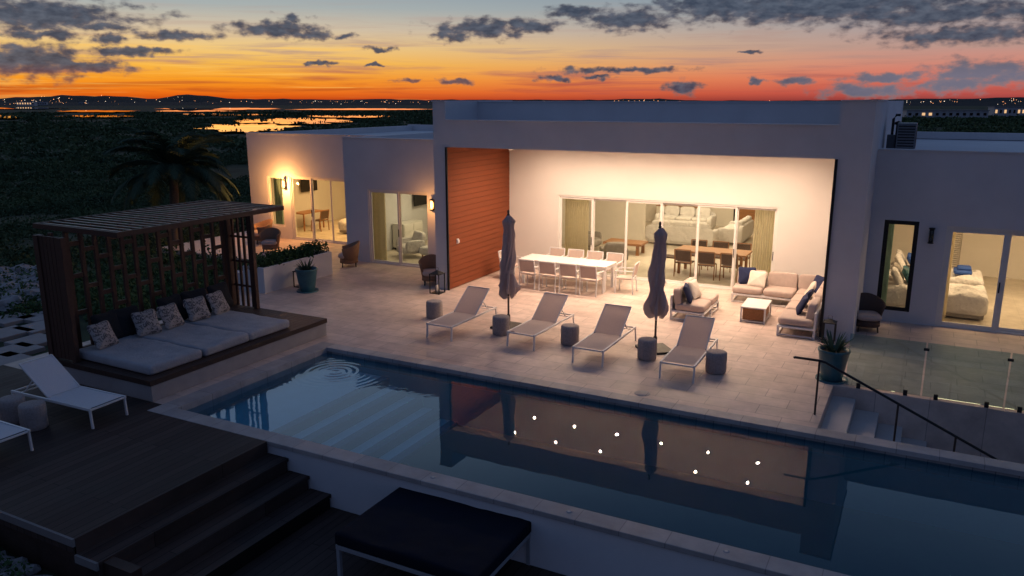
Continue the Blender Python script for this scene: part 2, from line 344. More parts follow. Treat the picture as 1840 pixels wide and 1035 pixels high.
for i in range(4600):
    d=24+ (rr.random()**1.25)*150; a=rr.uniform(-40,-5); x,y=polar(a,d)
    if x>-19 or (x>-25.2 and y<36) : continue
    k=noise.noise(Vector((x*.06,y*.06,9)))
    if k<-.14: continue
    r=rr.uniform(.35,.85)*(1+.006*d)*(1+.5*max(0,k)); cs.append((x,y,gh(x,y)-.1,r,r*rr.uniform(.4,.8),int(95 if d<80 else 70),.055+.0010*d))
for i in range(2900):
    d=160+rr.random()**1.3*700; a=rr.uniform(-38,2) if i%3 else rr.uniform(20,36); x,y=polar(a,d)
    r=rr.uniform(1.2,2.6)*(1+.0014*d); px=920+F*math.tan(R(a))/CP
    py=180.5+F*(11/d)
    if px<800 and any((px0-2<px<px1+2 and py0-.5<py<py1+1.5) for px0,px1,py0,py1,_ in LAGS) and rr.random()<.82: continue
    cs.append((x,y,gh(x,y)-.3,r*1.6,r*rr.uniform(.25,.5),50,.28+.0015*d))
sc=leafcloud('scrub_vegetation',cs,'scrub'); sc['kind']='stuff'

# ------------------------------------------------------------------ terrace, pool, deck
HX0,HX1,HY1=-23.95,7.0,34.5
t=MB()
t.box(-17.3,-1.2,13.3,HY1,-2,0); t.box(-25,-17.3,19.6,HY1,-2,0); t.box(-1.2,9,15.6,HY1,-2,0); t.box(-16.5,-11.75,9.0,13.3,-2,0)
struct('terrace',t,'terrace')
cp=MB(); cp.box(-11.75,-11.38,9.0,13.3,-.35,.003); cp.box(-11.38,9,13.0,13.3,-.08,.003); cp.box(-11.75,9,8.68,9.0,-.07,.003)
struct('pool_coping',cp,'coping',bevel=.008)
cb_=MB(); cb_.box(-11.38,9,13.01,13.29,-.40,-.08); struct('pool_waterline_band',cb_,'bandtile')
pw=MB(); pw.box(-11.38,9,8.71,8.98,-2.2,-.07); pw.box(-1.2,9,13.03,13.27,-2.2,-.40)
struct('pool_outer_wall',pw,'stucco')
pb=MB(); pb.box(-11.7,-9.7,9.0,13.03,-2,-.42)
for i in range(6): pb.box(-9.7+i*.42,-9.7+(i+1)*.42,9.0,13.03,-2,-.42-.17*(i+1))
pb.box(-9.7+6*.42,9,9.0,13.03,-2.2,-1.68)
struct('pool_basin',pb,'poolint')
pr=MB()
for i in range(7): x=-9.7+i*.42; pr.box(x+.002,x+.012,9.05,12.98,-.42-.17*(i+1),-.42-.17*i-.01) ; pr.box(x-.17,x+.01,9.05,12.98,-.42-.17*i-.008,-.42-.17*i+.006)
struct('pool_step_shade_strips',pr,'poolstepshade')  # dark strips on risers and tread edges paint in the shading between steps
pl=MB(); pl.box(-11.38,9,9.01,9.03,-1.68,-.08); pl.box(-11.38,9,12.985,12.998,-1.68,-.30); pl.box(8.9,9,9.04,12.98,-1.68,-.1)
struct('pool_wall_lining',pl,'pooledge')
wt=MB(); wt.add([(-11.38,9.0,-.12),(8.95,9.0,-.12),(8.95,13.01,-.12),(-11.38,13.01,-.12)],[(0,1,2,3)])
rx0,ry0=at(603,668,-.12)
M['poolwater']=watermat('pool_water',(.66,.90,.97),1.48,1.1,.055,(rx0,ry0,-.12),body=(.03,.27,.42),bodyfac=.18)
struct('pool_water',wt,'poolwater')
dk=MB(); dk.box(-11.74,-8.93,5.4,8.675,-.22,0); dk.box(-11.76,-11.74,5.4,8.675,-.22,0); dk.box(-16.5,-11.76,5.4,8.995,-.22,0)
for i in range(3): dk.box(-8.93+i*.415,-8.93+(i+1)*.415,5.4,8.7,-.21*(i+1)-.05,-.21*(i+1)); dk.box(-8.97+i*.415,-8.94+i*.415,5.4,8.67,-.21*(i+1)-.05,-.21*i-.055)
dk.box(-7.685,-3.0,1.0,8.7,-1.0,-.85); dk.box(-7.72,-7.69,5.4,8.67,-.85,-.69)
struct('wood_deck',dk,'deck')
de=MB(); de.box(-14,-8.93,5.36,5.395,-.10,.004)
for i in range(3): de.box(-8.93+i*.415,-8.93+(i+1)*.415,5.36,5.395,-.21*(i+1)-.10,-.21*(i+1)+.004)
struct('deck_edging',de,'edging')
du=MB(); du.box(-16.5,-8.0,5.45,5.6,-1.5,-.23); struct('deck_skirt',du,'plinthtop')
sp=MB()
for i in range(4): sp.box(-1.2+i*.42,-1.2+(i+1)*.42,13.3,15.6,-2,-.2*(i+1))
struct('courtyard_steps',sp,'stepstone',bevel=.01)
sp=MB(); sp.box(.48,9,13.3,15.6,-2,-1.0); struct('courtyard_floor',sp,'lightstone')
for i,(px,py) in enumerate(((782,855),(1022,920),(1302,997))):
    x,y=at(px,py); k=thing('coping_light',['round recessed pool edge light, leftmost of the three on the near coping','round recessed pool edge light, middle of the three on the near coping','round recessed pool edge light, rightmost of the three on the near coping'][i],'light',(x,8.85,.003),0,'recessed lights along the near pool coping')
    a=MB(); a.lathe([(.022,.006),(.038,.008),(.042,.0)],n=20); a.build('rim','greymetal',k)
    a=MB(); a.lathe([(0,.004),(.022,.005)],n=20); a.build('lens','cream',k)
k=MB(); k.lathe([(0,.012),(.13,.012),(.15,.0)],n=28); x,y=at(1145,716); sk=k.build('skimmer_lid','coping'); sk.location=(x,13.5,.001); tag(sk,'round skimmer lid set in the terrace paving beside the far pool edge','lid')

for i,(px,py) in enumerate(((20,575),(70,590),(15,600),(60,615),(28,632),(75,571),(5,650))):
    x,y=at(px,py,-.1); k=MB(); k.box(-.42,.42,-.42,.42,-.08,.06); o=k.build('stepping_stone','lightstone',None,.01); o.location=(x,y,-.1)
    tag(o,['pale square paver left of the pergola, first row left','pale square paver second in from the pergola wall','pale square paver at the frame edge in the middle row','pale square paver in the third row nearer the pergola','pale square paver in the fourth row of the garden path','pale paver farthest back beside the pergola','pale square paver nearest the white loungers at the frame edge'][i],'paver','square pavers of the garden path left of the pergola')
rk=MB(); r2=random.Random(5)
def rock(mb,x,y,z,s):
    n=8; vs=[];fs=[]; sd=r2.random()*50
    for j in range(7):
        ph=-PI/2+PI*j/6
        for i in range(n):
            th=2*PI*i/n; d=Vector((math.cos(th)*math.cos(ph),math.sin(th)*math.cos(ph),math.sin(ph)*.65)); q=s*(1+.5*noise.noise(d*1.7+Vector((sd,0,0)))); vs.append((x+d.x*q,y+d.y*q,z+d.z*q))
    for j in range(6):
        for i in range(n): fs.append((j*n+i,j*n+(i+1)%n,(j+1)*n+(i+1)%n,(j+1)*n+i))
    mb.add(vs,fs,False)
for i in range(210):
    x=r2.uniform(-12.2,-7.9); y=r2.uniform(4.0,5.3); rock(rk,x,y,gh(x,y)+.05,r2.uniform(.05,.19))
for i in range(130):
    px=r2.uniform(-40,110); py=r2.uniform(495,560); x,y=at(px,py,-.2)
    if x>-18: continue
    rock(rk,x,y,gh(x,y)+.05,r2.uniform(.15,.5))
struct('rocks',rk,'rock','stuff')
cs=[]
for i in range(60):
    x=r2.uniform(-12,-8.2); y=r2.uniform(4.0,5.2); cs.append((x,y,gh(x,y)+.05,.16,.22,80,.035))
for i in range(230):
    x=r2.uniform(-24.5,-17.6); y=r2.uniform(8,19.2)
    if x>-20 and y<12.5: continue
    r=r2.uniform(.25,.6); cs.append((x,y,gh(x,y),r,r*r2.uniform(.6,1.2),120,.06))
gc=leafcloud('ground_cover',cs,'shrub',5); gc['kind']='stuff'

# ------------------------------------------------------------------ villa
VO=(-8,18.9,0)
villa=thing('villa','low white flat roofed villa with a tall lit open patio in its middle block','house',VO)
def vp(mb,name,m,parent=villa,bevel=0): return mb.build(name,m,parent,bevel,org=VO)
def wallx(mb,x0,x1,z0,z1,y0,y1,ops):
    xs=sorted(ops); cur=x0
    for (a,b,c,d) in xs:
        mb.box(cur,a,y0,y1,z0,z1)
        if c>z0+.01: mb.box(a,b,y0,y1,z0,c)
        mb.box(a,b,y0,y1,d,z1); cur=b
    mb.box(cur,x1,y0,y1,z0,z1)
w=MB(); w.box(-12.3,-11.9,18.9,22.85,0,5.27); w.box(-12.3,-12.05,22.85,HY1,0,5.2); vp(w,'wall','stucco')
w=MB(); w.box(-1.85,-1.15,18.9,22.85,0,5.29); w.box(-1.4,-1.15,22.85,HY1,0,5.29); vp(w,'wall','stucco')
w=MB(); w.box(-11.9,-1.85,18.9,19.15,4.05,4.76); vp(w,'fascia','stucco')
w=MB(); w.box(-11.9,-1.85,20.7,20.9,4.5,5.25); vp(w,'raised_parapet','stucco')
w=MB(); w.box(-11.9,-1.85,19.15,22.6,4.2,4.34); vp(w,'patio_ceiling','patiowall')
w=MB(); wallx(w,-11.9,-1.85,0,4.2,22.6,22.85,[(-10.14,-3.54,0,2.45)]); vp(w,'patio_back_wall','patiowall')
w=MB(); w.box(-12.05,-1.4,22.85,HY1-.01,4.34,4.5); w.box(-11.9,-1.85,19.15,22.85,4.345,4.5); vp(w,'roof','stucco')
w=MB(); w.box(-24,9,HY1,HY1+.2,0,4.1); w.box(-12.05,-1.4,HY1,HY1+.2,4.1,5.0); vp(w,'rear_wall','stucco')
w=MB(); wallx(w,-1.15,HX1,0,4.15,21.1,21.35,[(-.83,-.08,.28,2.5),(.5,4.2,0,2.44)]); w.box(HX1-.25,HX1,21.35,HY1,0,4.15); w.box(-1.15,HX1-.25,HY1-.25,HY1-.01,3.9,4.15); vp(w,'wing_wall','stucco')
w=MB(); w.box(-1.15,HX1-.25,21.35,HY1-.02,3.72,3.88); vp(w,'roof','stucco')
w=MB(); wallx(w,-17.3,-12.3,0,4.1,21.1,21.35,[(-16.35,-13.98,0,2.47)]); w.box(-17.3,-17.05,21.35,HY1,0,4.1); vp(w,'wing_wall','stucco')
w=MB(); w.box(-17.05,-12.3,21.35,HY1,3.7,3.85); vp(w,'roof','stucco')
w=MB(); wallx(w,-23.95,-17.3,0,4.05,23.4,23.65,[(-23.0,-22.2,.45,2.45),(-21.85,-18.9,0,2.47)]); w.box(-23.95,-23.7,23.65,HY1,0,4.05); vp(w,'wing_wall','stucco')
w=MB(); w.box(-23.7,-17.3,23.65,HY1,3.65,3.8); vp(w,'roof','stucco')
for (a_,b_,c_,d_) in ((-12.05,-1.4,22.85,HY1-.02),):
    w=MB(); w.box(a_,b_,c_,d_,3.0,3.1); vp(w,'room_ceiling','inner')
for (a_,b_,c_,d_) in ((-17.05,-12.3,21.35,27.2),(-23.7,-17.3,23.65,29.7),(-1.15,6.75,21.35,28.2)):
    w=MB(); w.box(a_,b_,c_,d_,2.9,3.0); vp(w,'room_ceiling','inner')
for b_ in ((-17.05,-12.3,27,27.15,0,2.9),(-23.7,-17.3,29.5,29.65,0,2.9),(-1.15,6.75,28,28.15,0,2.9),(-12.05,-12.03,22.85,HY1-.02,.02,3),(-1.42,-1.4,22.85,HY1-.02,.02,3),(-12.0,-1.45,HY1-.05,HY1-.02,.02,3),(-12.05,-9.2,28.3,28.45,0,3)):
    w=MB(); w.box(*b_); vp(w,'partition','inner')
for b_ in ((-12.03,-1.42,22.86,HY1-.05,.002,.02),(-17.04,-12.31,21.36,27,.002,.02),(-23.69,-17.31,23.66,29.5,.002,.02),(-1.14,6.74,21.36,28,.002,.02)):
    w=MB(); w.box(*b_); vp(w,'room_floor','floor')
cl=vp(MB().box(-11.899,-11.875,18.92,22.59,.02,4.19),'timber_cladding','paneldark')
nb=27; hh=4.17/nb
w=MB()
for i in range(nb): w.box(-11.875,-11.85,18.915,22.59,.02+i*hh+.004,.02+(i+1)*hh-.004)
w.build('boards','panel',cl,.003,org=VO)
for x_ in (-11.905,-1.86): vp(MB().box(x_,x_+.06,18.86,18.897,0,4.05),'opening_trim','black')
for b_ in ((-11.9,-1.85,18.87,19.18,4.76,4.79),(-12.33,-11.9,18.87,22.9,5.27,5.3),(-1.85,-1.12,18.87,22.9,5.29,5.31),(-17.33,-12.3,21.07,21.38,4.1,4.13),(-23.98,-17.33,23.37,23.68,4.05,4.08),(-1.12,HX1,21.07,21.38,4.15,4.18),(-11.9,-1.85,20.67,20.93,5.25,5.28)):
    vp(MB().box(*b_),'parapet_cap','stucco')
def door(x0,x1,y,z1,n,z0=0,name='sliding_door',fm='frame',fw=.06,label=None):
    w=MB(); w.box(x0,x0+.05,y+.02,y+.17,z0,z1); w.box(x1-.05,x1,y+.02,y+.17,z0,z1); w.box(x0+.05,x1-.05,y+.02,y+.17,z1-.05,z1); w.box(x0+.05,x1-.05,y+.02,y+.17,z0+.002,z0+.035)
    d=vp(w,name,fm)
    if label: d['label']=label
    W=(x1-x0-.1)/n
    for i in range(n):
        a=x0+.05+i*W-.015*(i>0); b=x0+.05+(i+1)*W+.015*(i<n-1); yy=y+.05+.05*(i%2)
        f=MB(); f.box(a,a+fw,yy,yy+.04,z0+.035,z1-.05); f.box(b-fw,b,yy,yy+.04,z0+.035,z1-.05); f.box(a+fw,b-fw,yy,yy+.04,z1-.05-fw,z1-.05); f.box(a+fw,b-fw,yy,yy+.04,z0+.035,z0+.035+fw)
        f.build('panel_frame' if n>1 else 'frame',fm,d,0,org=VO)
        p=MB(); p.add([(a+fw,yy+.02,z0+.035+fw),(b-fw,yy+.02,z0+.035+fw),(b-fw,yy+.02,z1-.05-fw),(a+fw,yy+.02,z1-.05-fw)],[(0,1,2,3)]); p.build('glass_pane','glass',d,0,org=VO)
        if n>1:
            hdl=MB(); hdl.box(b-fw*.7,b-fw*.4,yy-.025,yy,z0+.95,z0+1.2); hdl.build('handle','black',d,0,org=VO)
    return d
door(-10.14,-3.54,22.6,2.45,6); door(-16.35,-13.98,21.1,2.47,2); door(-21.85,-18.9,23.4,2.47,3); door(.5,4.2,21.1,2.44,3,fw=.09)
door(-.83,-.08,21.08,2.5,1,.28,'window','black',.05,'tall narrow black framed window'); door(-23.0,-22.2,23.4,2.45,1,.45,'window','frame',.05,'tall narrow window of the left wing')

# ------------------------------------------------------------------ lights
def spot(loc,power,size=168,blend=1,col=(1,.71,.50),rad=.022,parent=None):
    l=bpy.data.lights.new('spot_light','SPOT'); l.energy=power; l.spot_size=R(size); l.spot_blend=blend; l.color=col; l.shadow_soft_size=rad
    o=bpy.data.objects.new('spot_light',l); COL.objects.link(o); o.location=loc; o.parent=parent; return o
def area(loc,power,sx,sy,col=(1,.76,.48)):
    l=bpy.data.lights.new('ceiling_glow','AREA'); l.shape='RECTANGLE'; l.size=sx; l.size_y=sy; l.energy=power; l.color=col
    o=bpy.data.objects.new('ceiling_glow',l); COL.objects.link(o); o.location=loc; return o
def point(loc,power,col=(1,.42,.12),rad=.04,parent=None):
    l=bpy.data.lights.new('bulb_light','POINT'); l.energy=power; l.color=col; l.shadow_soft_size=rad
    o=bpy.data.objects.new('bulb_light',l); COL.objects.link(o); o.location=loc; o.parent=parent; return o
ordn=['first','second','third','fourth','fifth','sixth']
proto=None
for r_,y in enumerate((19.75,21.1)):
    for i in range(6):
        x=-10.2+i*1.37
        if proto is None:
            k=thing('ceiling_downlight','','light'); a=MB(); a.lathe([(.03,0),(.045,-.004),(.048,.004)],n=20); a.build('rim','whitemetal',k)
            a=MB(); a.lathe([(0,-.001),(.03,-.001)],n=20); a.build('lens','down',k); spot((0,0,-.03),205,parent=k); proto=k; first=True
        place(proto,first,(x,y,4.196),0,'round patio ceiling downlight, %s from left in the %s row'%(ordn[i],['front','back'][r_]),'round downlights in the patio ceiling'); proto['category']='light'; first=False
area((-8.5,25.5,2.97),125,3,3); area((-4.8,25.5,2.97),125,3,3); area((-8,31,2.97),190,5,3); area((-14.8,23.8,2.87),75,2,2,(1,.78,.46)); area((-20.6,26,2.87),190,3,2.5,(1,.56,.20)); area((1.2,23.6,2.87),110,3,2,(1,.68,.38)); area((4.5,24.5,2.87),95,2,2,(1,.68,.38))

def wall_lamp(loc,label,lit,power=0):
    k=thing('wall_lamp',label,'lamp',loc)
    MB().box(-.05,.05,-.02,0,-.17,.17).build('back_plate','black',k,.004)
    a=MB(); a.bar((0,-.02,.1),(0,-.1,.1),.02); a.lathe([(0,.2),(.065,.19),(.07,.16),(.0,.16)],(0,-.1,0),16); a.lathe([(0,-.18),(.065,-.18),(.065,-.16),(0,-.16)],(0,-.1,0),16)
    for q in range(4):
        an=PI/4+q*PI/2; a.bar((.06*math.cos(an),-.1+.06*math.sin(an),-.17),(.06*math.cos(an),-.1+.06*math.sin(an),.17),.008)
    a.build('cage','black',k)
    a=MB(); a.lathe([(.03,-.12),(.045,-.06),(.045,.06),(.03,.12)],(0,-.1,0),14); a.build('glass_shade','bulb' if lit else 'bglass',k)
    if lit: point((0,-.5,-.05),power,parent=k)
    return k
wall_lamp((-22.05,23.37,2.15),'glowing orange wall lantern between the narrow window and left wing doors',True,165)
wall_lamp((-13.76,21.07,2.1),'glowing wall lantern right of the glass doors of the middle left room',True,26)
wall_lamp((.2,21.07,2.2),'unlit dark wall lantern between the black window and the right doors',False)
k=thing('floodlight','white twin head floodlight high on the end of the timber wall','light',(-11.83,22.35,3.95))
MB().box(0,.05,-.08,.08,-.08,.08).build('mount','whitemetal',k,.006)
for s in (-1,1):
    a=MB(); a.tube([(.05,s*.05,0),(.14,s*.1,-.02),(.25,s*.16,-.1)],[.03,.07,.085],14); a.build('lamp_head','whitemetal',k)
a=MB(); a.box(0,.03,-.05,.05,-.07,.07); a.box(.03,.06,-.035,.035,-.05,.04); o=a.build('outlet_box','whitemetal',None,.005); o.location=(-11.85,19.35,1.36); tag(o,'small white outlet box on the timber clad wall','outlet')

# ------------------------------------------------------------------ sun loungers
def make_lounger(sl,name='sun_lounger',deg=37):
    k=thing(name,'','sun lounger'); w=.33
    a=MB()
    for s in (-1,1): a.bar((s*w,0,.33),(s*w,2.05,.33),.035,.045)
    for y in (.02,1.12,2.03): a.bar((-w+.02,y,.325),(w-.02,y,.325),.03)
    a.build('frame','whitemetal',k,.004)
    for s in (-1,1):
        MB().bar((s*w,.03,.31),(s*w,.01,0),.03,.04).build('leg','whitemetal',k,.003)
        MB().bar((s*w,2.02,.31),(s*w,2.09,0),.03,.04).build('leg','whitemetal',k,.003)
    a=MB(); n=10
    a.add([(x,y,.352-.012*math.sin(PI*(y-.04)/1.1)) for y in [.04+1.1*i/n for i in range(n+1)] for x in (-w+.02,w-.02)],[(2*i,2*i+1,2*i+3,2*i+2) for i in range(n)],True)
    a.build('seat_sling',sl,k)
    th=R(deg); d=Vector((0,math.cos(th),math.sin(th))); b0=Vector((0,1.12,.36))
    f=MB()
    for s in (-1,1): f.bar(b0+Vector((s*(w-.035),0,0)),b0+d*.82+Vector((s*(w-.035),0,0)),.028,.028)
    f.bar(b0+d*.82+Vector((-w+.03,0,0)),b0+d*.82+Vector((w-.03,0,0)),.028); bk=f.build('backrest','whitemetal',k,.004)
    nn=d.cross(Vector((1,0,0))).normalized()
    a=MB(); a.add([b0+d*(.82*i/n)+Vector((x,0,0))-nn*.014*math.sin(PI*i/n) for i in range(n+1) for x in (-w+.045,w-.045)],[(2*i,2*i+1,2*i+3,2*i+2) for i in range(n)],True); a.build('back_sling',sl,bk)
    a=MB()
    for s in (-1,1): a.bar(b0+d*.5+Vector((s*.2,0,0)),(s*.2,1.85,.33),.018)
    a.bar((-w+.02,1.85,.325),(w-.02,1.85,.325),.02); a.build('prop','whitemetal',k)
    return k
lp=make_lounger('sling')
for i,(x,y,r_,lab) in enumerate(((-9.50,14.65,-.02,'grey sling sun lounger farthest left in the row facing the pool'),(-7.55,14.9,-.03,'grey sling sun lounger second from left, right of the left umbrella'),(-5.83,14.55,.0,'grey sling sun lounger third from left, left of the right umbrella'),(-3.93,14.45,.02,'grey sling sun lounger farthest right in the row facing the pool'))):
    place(lp,i==0,(x,y,0),r_,lab,'sun loungers in a row facing the pool')
lw=make_lounger('whitesling')
place(lw,True,(-11.85,8.05,0),R(92),'whole white sun lounger beside the pergola platform at left','white sun loungers at the left of the deck')
place(lw,False,(-11.9,6.4,0),R(90),'white sun lounger cut off by the left frame edge, only its foot end in view','white sun loungers at the left of the deck')
def make_stool():
    k=MB(); k.lathe([(0,.44),(.15,.44),(.185,.43),(.2,.41),(.205,.3),(.2,.2),(.205,.1),(.2,.02),(.18,0),(0,0)],n=32,fn=lambda a,z:1+.01*math.sin(24*a)); o=k.build('drum_stool','stool'); return tag(o,'','side table')
st=make_stool()
for i,(x,y,lab) in enumerate(((-10.62,16.2,'drum side table left of the leftmost terrace lounger'),(-8.46,15.7,'drum side table between the first and second terrace loungers'),(-6.73,15.73,'drum side table between the second and third terrace loungers'),(-4.87,15.51,'drum side table in front of the right umbrella'),(-3.38,15.33,'drum side table right of the rightmost terrace lounger'),(-12.74,7.3,'drum side table below the white lounger, right one of the pair'),(-13.3,7.3,'drum side table below the white lounger, left one of the pair'))):
    place(st,i==0,(x,y,0),i*.3,lab,'drum side tables')

def make_umbrella():
    k=thing('closed_umbrella','','umbrella')
    a=MB(); a.box(-.33,.33,-.33,.33,0,.05); a.build('base_plate','black',k,.01)
    a=MB(); a.tube([(0,0,.05),(0,0,2.72)],.024,12); a.lathe([(.045,.05),(.045,.3),(.03,.32)],n=14); a.build('pole','pole',k)
    prof=[(.03,2.70),(.06,2.66),(.135,2.56),(.10,2.40),(.115,2.2),(.125,1.9),(.14,1.55),(.115,1.36),(.155,1.15),(.19,.98),(.175,.88),(.11,.78)]
    a=MB(); n=80
    def fn(an,z):
        d=(2.7-z)/2; tw=an+ .7*math.sin(z*2.1)
        return 1+(.20+.26*d)*math.sin(8*tw)+(.07+.14*d)*math.sin(5*tw+z*4)+.28*noise.noise(Vector((math.cos(an)*1.5,math.sin(an)*1.5,z*4)))
    pr=[]
    for i in range(len(prof)-1):
        for q in range(5): s=q/5; pr.append((prof[i][0]*(1-s)+prof[i+1][0]*s,prof[i][1]*(1-s)+prof[i+1][1]*s))
    pr.append(prof[-1]); a.lathe(pr,(0,0,0),n,fn)
    a.v=[(x+.02*math.sin(z*3),y+.015*math.sin(z*4),z+(.07*math.sin(4*math.atan2(y,x)) if z<1.0 else 0)) for x,y,z in a.v]
    a.build('canopy','umbrella',k)
    a=MB(); a.lathe([(.125,1.42),(.14,1.39),(.14,1.35),(.125,1.32)],n=24); a.build('tie_strap','umbrella',k)
    a=MB(); a.lathe([(0,2.83),(.02,2.82),(.028,2.78),(.02,2.74),(.04,2.70)],n=14); a.build('finial','pole',k)
    return k
um=make_umbrella()
place(um,True,(-8.58,16.3,0),0,'closed grey umbrella at left, standing before the timber wall','closed umbrellas behind the loungers')
place(um,False,(-4.9,16.15,0),.7,'closed grey umbrella at right, standing before the patio sofas','closed umbrellas behind the loungers')

# ------------------------------------------------------------------ outdoor dining
TX0,TX1,TY0,TY1=-10.5,-7.75,20.62,21.5
k=thing('dining_table','long white outdoor dining table under the patio downlights','table',((TX0+TX1)/2,(TY0+TY1)/2,0))
lx,ly=(TX1-TX0)/2,(TY1-TY0)/2
a=MB()
for i in range(7): a.box(-lx+i*2*lx/7+.004,-lx+(i+1)*2*lx/7-.004,-ly,ly,.72,.75)
a.build('tabletop','whitemetal',k,.004); a=MB(); a.box(-lx+.03,lx-.03,-ly+.03,-ly+.07,.64,.72); a.box(-lx+.03,lx-.03,ly-.07,ly-.03,.64,.72); a.box(-lx+.03,-lx+.07,-ly+.07,ly-.07,.64,.72); a.box(lx-.07,lx-.03,-ly+.07,ly-.07,.64,.72); a.build('apron','whitemetal',k)
for sx in (-1,1):
    for sy in (-1,1): MB().box(sx*(lx-.1)-.04,sx*(lx-.1)+.04,sy*(ly-.1)-.04,sy*(ly-.1)+.04,0,.72).build('leg','whitemetal',k,.004)
def make_dchair(name,fm,sm,arms=True,cat='chair'):
    k=thing(name,'',cat)
    a=MB(); a.box(-.24,.24,-.22,.24,.41,.45); a.build('seat',sm,k,.012)
    for s in (-1,1):
        MB().bar((s*.25,.24,0),(s*.25,.23,.64 if arms else .43),.03).build('leg',fm,k,.003)
        MB().bar((s*.25,-.27,0),(s*.25,-.23,.45),.03).build('leg',fm,k,.003)
    a=MB()
    for s in (-1,1): a.bar((s*.25,-.23,.44),(s*.25,-.31,.86),.03)
    a.bar((-.25,-.31,.86),(.25,-.31,.86),.03); a.bar((-.25,-.24,.46),(.25,-.24,.46),.022); a.build('back_frame',fm,k,.003)
    a=MB(); a.bar((-.25,.24,.42),(.25,.24,.42),.025); a.build('seat_rail',fm,k)
    a=MB(); a.obox((0,-.275,.67),(.46,.02,.34),rx(R(11))); a.build('backrest',sm,k,.008)
    if arms:
        for s in (-1,1): MB().bar((s*.25,.25,.65),(s*.25,-.27,.66),.04,.025).build('armrest',fm,k,.003)
    return k
dc=make_dchair('dining_chair','whitemetal','taupe')
fst=True
for i in range(4):
    place(dc,fst,(-9.95+i*.63,20.32,0),.04*((i%3)-1),'white armchair at the pool side of the dining table, %s from left'%ordn[i],'white outdoor dining chairs'); fst=False
for i in range(4):
    place(dc,False,(-9.95+i*.63,21.85,0),PI,'white armchair at the wall side of the dining table, %s from left'%ordn[i],'white outdoor dining chairs')
place(dc,False,(-7.3,21.0,0),PI/2+.1,'white armchair at the right head of the outdoor dining table','white outdoor dining chairs')
place(dc,False,(-10.98,21.05,0),-PI/2,'white armchair at the left head of the outdoor dining table','white outdoor dining chairs')

# ------------------------------------------------------------------ patio sofas
def sofa_frame(k,x0,x1,y0,y1):
    a=MB(); a.box(x0,x1,y0,y1,.20,.25); a.build('frame','whitemetal',k,.005)
    nx=max(1,round((x1-x0)/.8)); ny=max(1,round((y1-y0)/.8)); pts=set()
    for i in range(nx+1): pts|={(x0+.03+(x1-x0-.06)*i/nx,y0+.03),(x0+.03+(x1-x0-.06)*i/nx,y1-.03)}
    for j in range(1,ny): pts|={(x0+.03,y0+.03+(y1-y0-.06)*j/ny),(x1-.03,y0+.03+(y1-y0-.06)*j/ny)}
    for (px,py) in sorted(pts): MB().box(px-.025,px+.025,py-.025,py+.025,0,.2).build('leg','whitemetal',k)
    a=MB(); a.box(x0+.01,x1-.01,y0+.01,y0+.04,.02,.05); a.box(x0+.01,x1-.01,y1-.04,y1-.01,.02,.05); a.box(x0+.01,x0+.04,y0+.04,y1-.04,.02,.05); a.box(x1-.04,x1-.01,y0+.04,y1-.04,.02,.05)
    a.build('base_rail','whitemetal',k)
def cushes(k,specs,name,m='taupe'):
    for (c,s,rot) in specs: MB().cush(c,s,rot,p=9,nu=36,nv=14,ez=.6).build(name,m,k)
def backpanel(k,x0,x1,y0,y1):
    a=MB(); a.box(x0,x1,y0,y1,.25,.62); a.build('back_frame','whitemetal',k,.005)
k=thing('loveseat','two seat taupe outdoor loveseat with white frame facing right, behind the right umbrella','sofa',(-5.35,18.75,0)); W,L_=.85,1.6
sofa_frame(k,0,W,0,L_); backpanel(k,0,.05,0,L_)
cushes(k,[((.47,.4,.34),(.76,.79,.19),None),((.47,1.2,.34),(.76,.79,.19),None)],'seat_cushion'); cushes(k,[((.16,.4,.58),(.19,.77,.44),ry(R(-8))),((.16,1.2,.58),(.19,.77,.44),ry(R(-8)))],'back_cushion')
k=thing('corner_sofa','long taupe L-shaped outdoor corner sofa with white frame against the patio wall','sofa',(-4.4,18.5,0))
sofa_frame(k,0,1.62,2.75,3.6); sofa_frame(k,1.64,2.49,.05,3.6); backpanel(k,0,2.43,3.55,3.6); backpanel(k,2.44,2.49,.05,3.6)
cushes(k,[((.4,3.13,.34),(.79,.78,.19),None),((1.21,3.13,.34),(.79,.78,.19),None),((2.03,3.13,.34),(.79,.78,.19),None),((2.03,2.33,.34),(.79,.79,.19),None),((2.03,1.52,.34),(.79,.79,.19),None),((2.03,.55,.34),(.79,.95,.19),None)],'seat_cushion')
cushes(k,[((.4,3.44,.58),(.77,.19,.44),rx(R(-8))),((1.21,3.44,.58),(.77,.19,.44),rx(R(-8))),((2.0,3.44,.58),(.77,.19,.44),rx(R(-8))),((2.34,2.5,.58),(.19,.9,.44),ry(R(8))),((2.34,1.6,.58),(.19,.86,.44),ry(R(8))),((2.34,.65,.58),(.19,.86,.44),ry(R(8)))],'back_cushion')
def throw(loc,rot,m,label,size=(.45,.45,.15),grp='throw pillows on the patio sofas',cat='pillow',name='throw_pillow'):
    a=MB(); a.cush((0,0,0),size,None,p=7,nu=32,nv=14,pinch=.8); o=a.build(name,m); o.location=loc; o.rotation_euler=rot
    return tag(o,label,cat,grp)
throw((-4.98,19.0,.66),(0,R(68),R(12)),'navy','navy throw pillow leaning on the loveseat back, nearer the pool')
throw((-4.95,19.5,.66),(0,R(66),R(-8)),'cream','cream throw pillow on the loveseat beside the navy one')
throw((-4.1,21.75,.66),(R(68),0,R(18)),'navy','navy throw pillow at the left end of the corner sofa')
throw((-3.8,21.60,.62),(R(58),0,R(-6)),'cream','cream throw pillow at the left end of the corner sofa')
throw((-2.25,21.5,.66),(R(62),0,R(-48)),'navy','navy throw pillow in the corner of the corner sofa')
throw((-2.35,20.8,.64),(0,R(-62),R(6)),'cream','cream throw pillow on the right arm of the corner sofa')
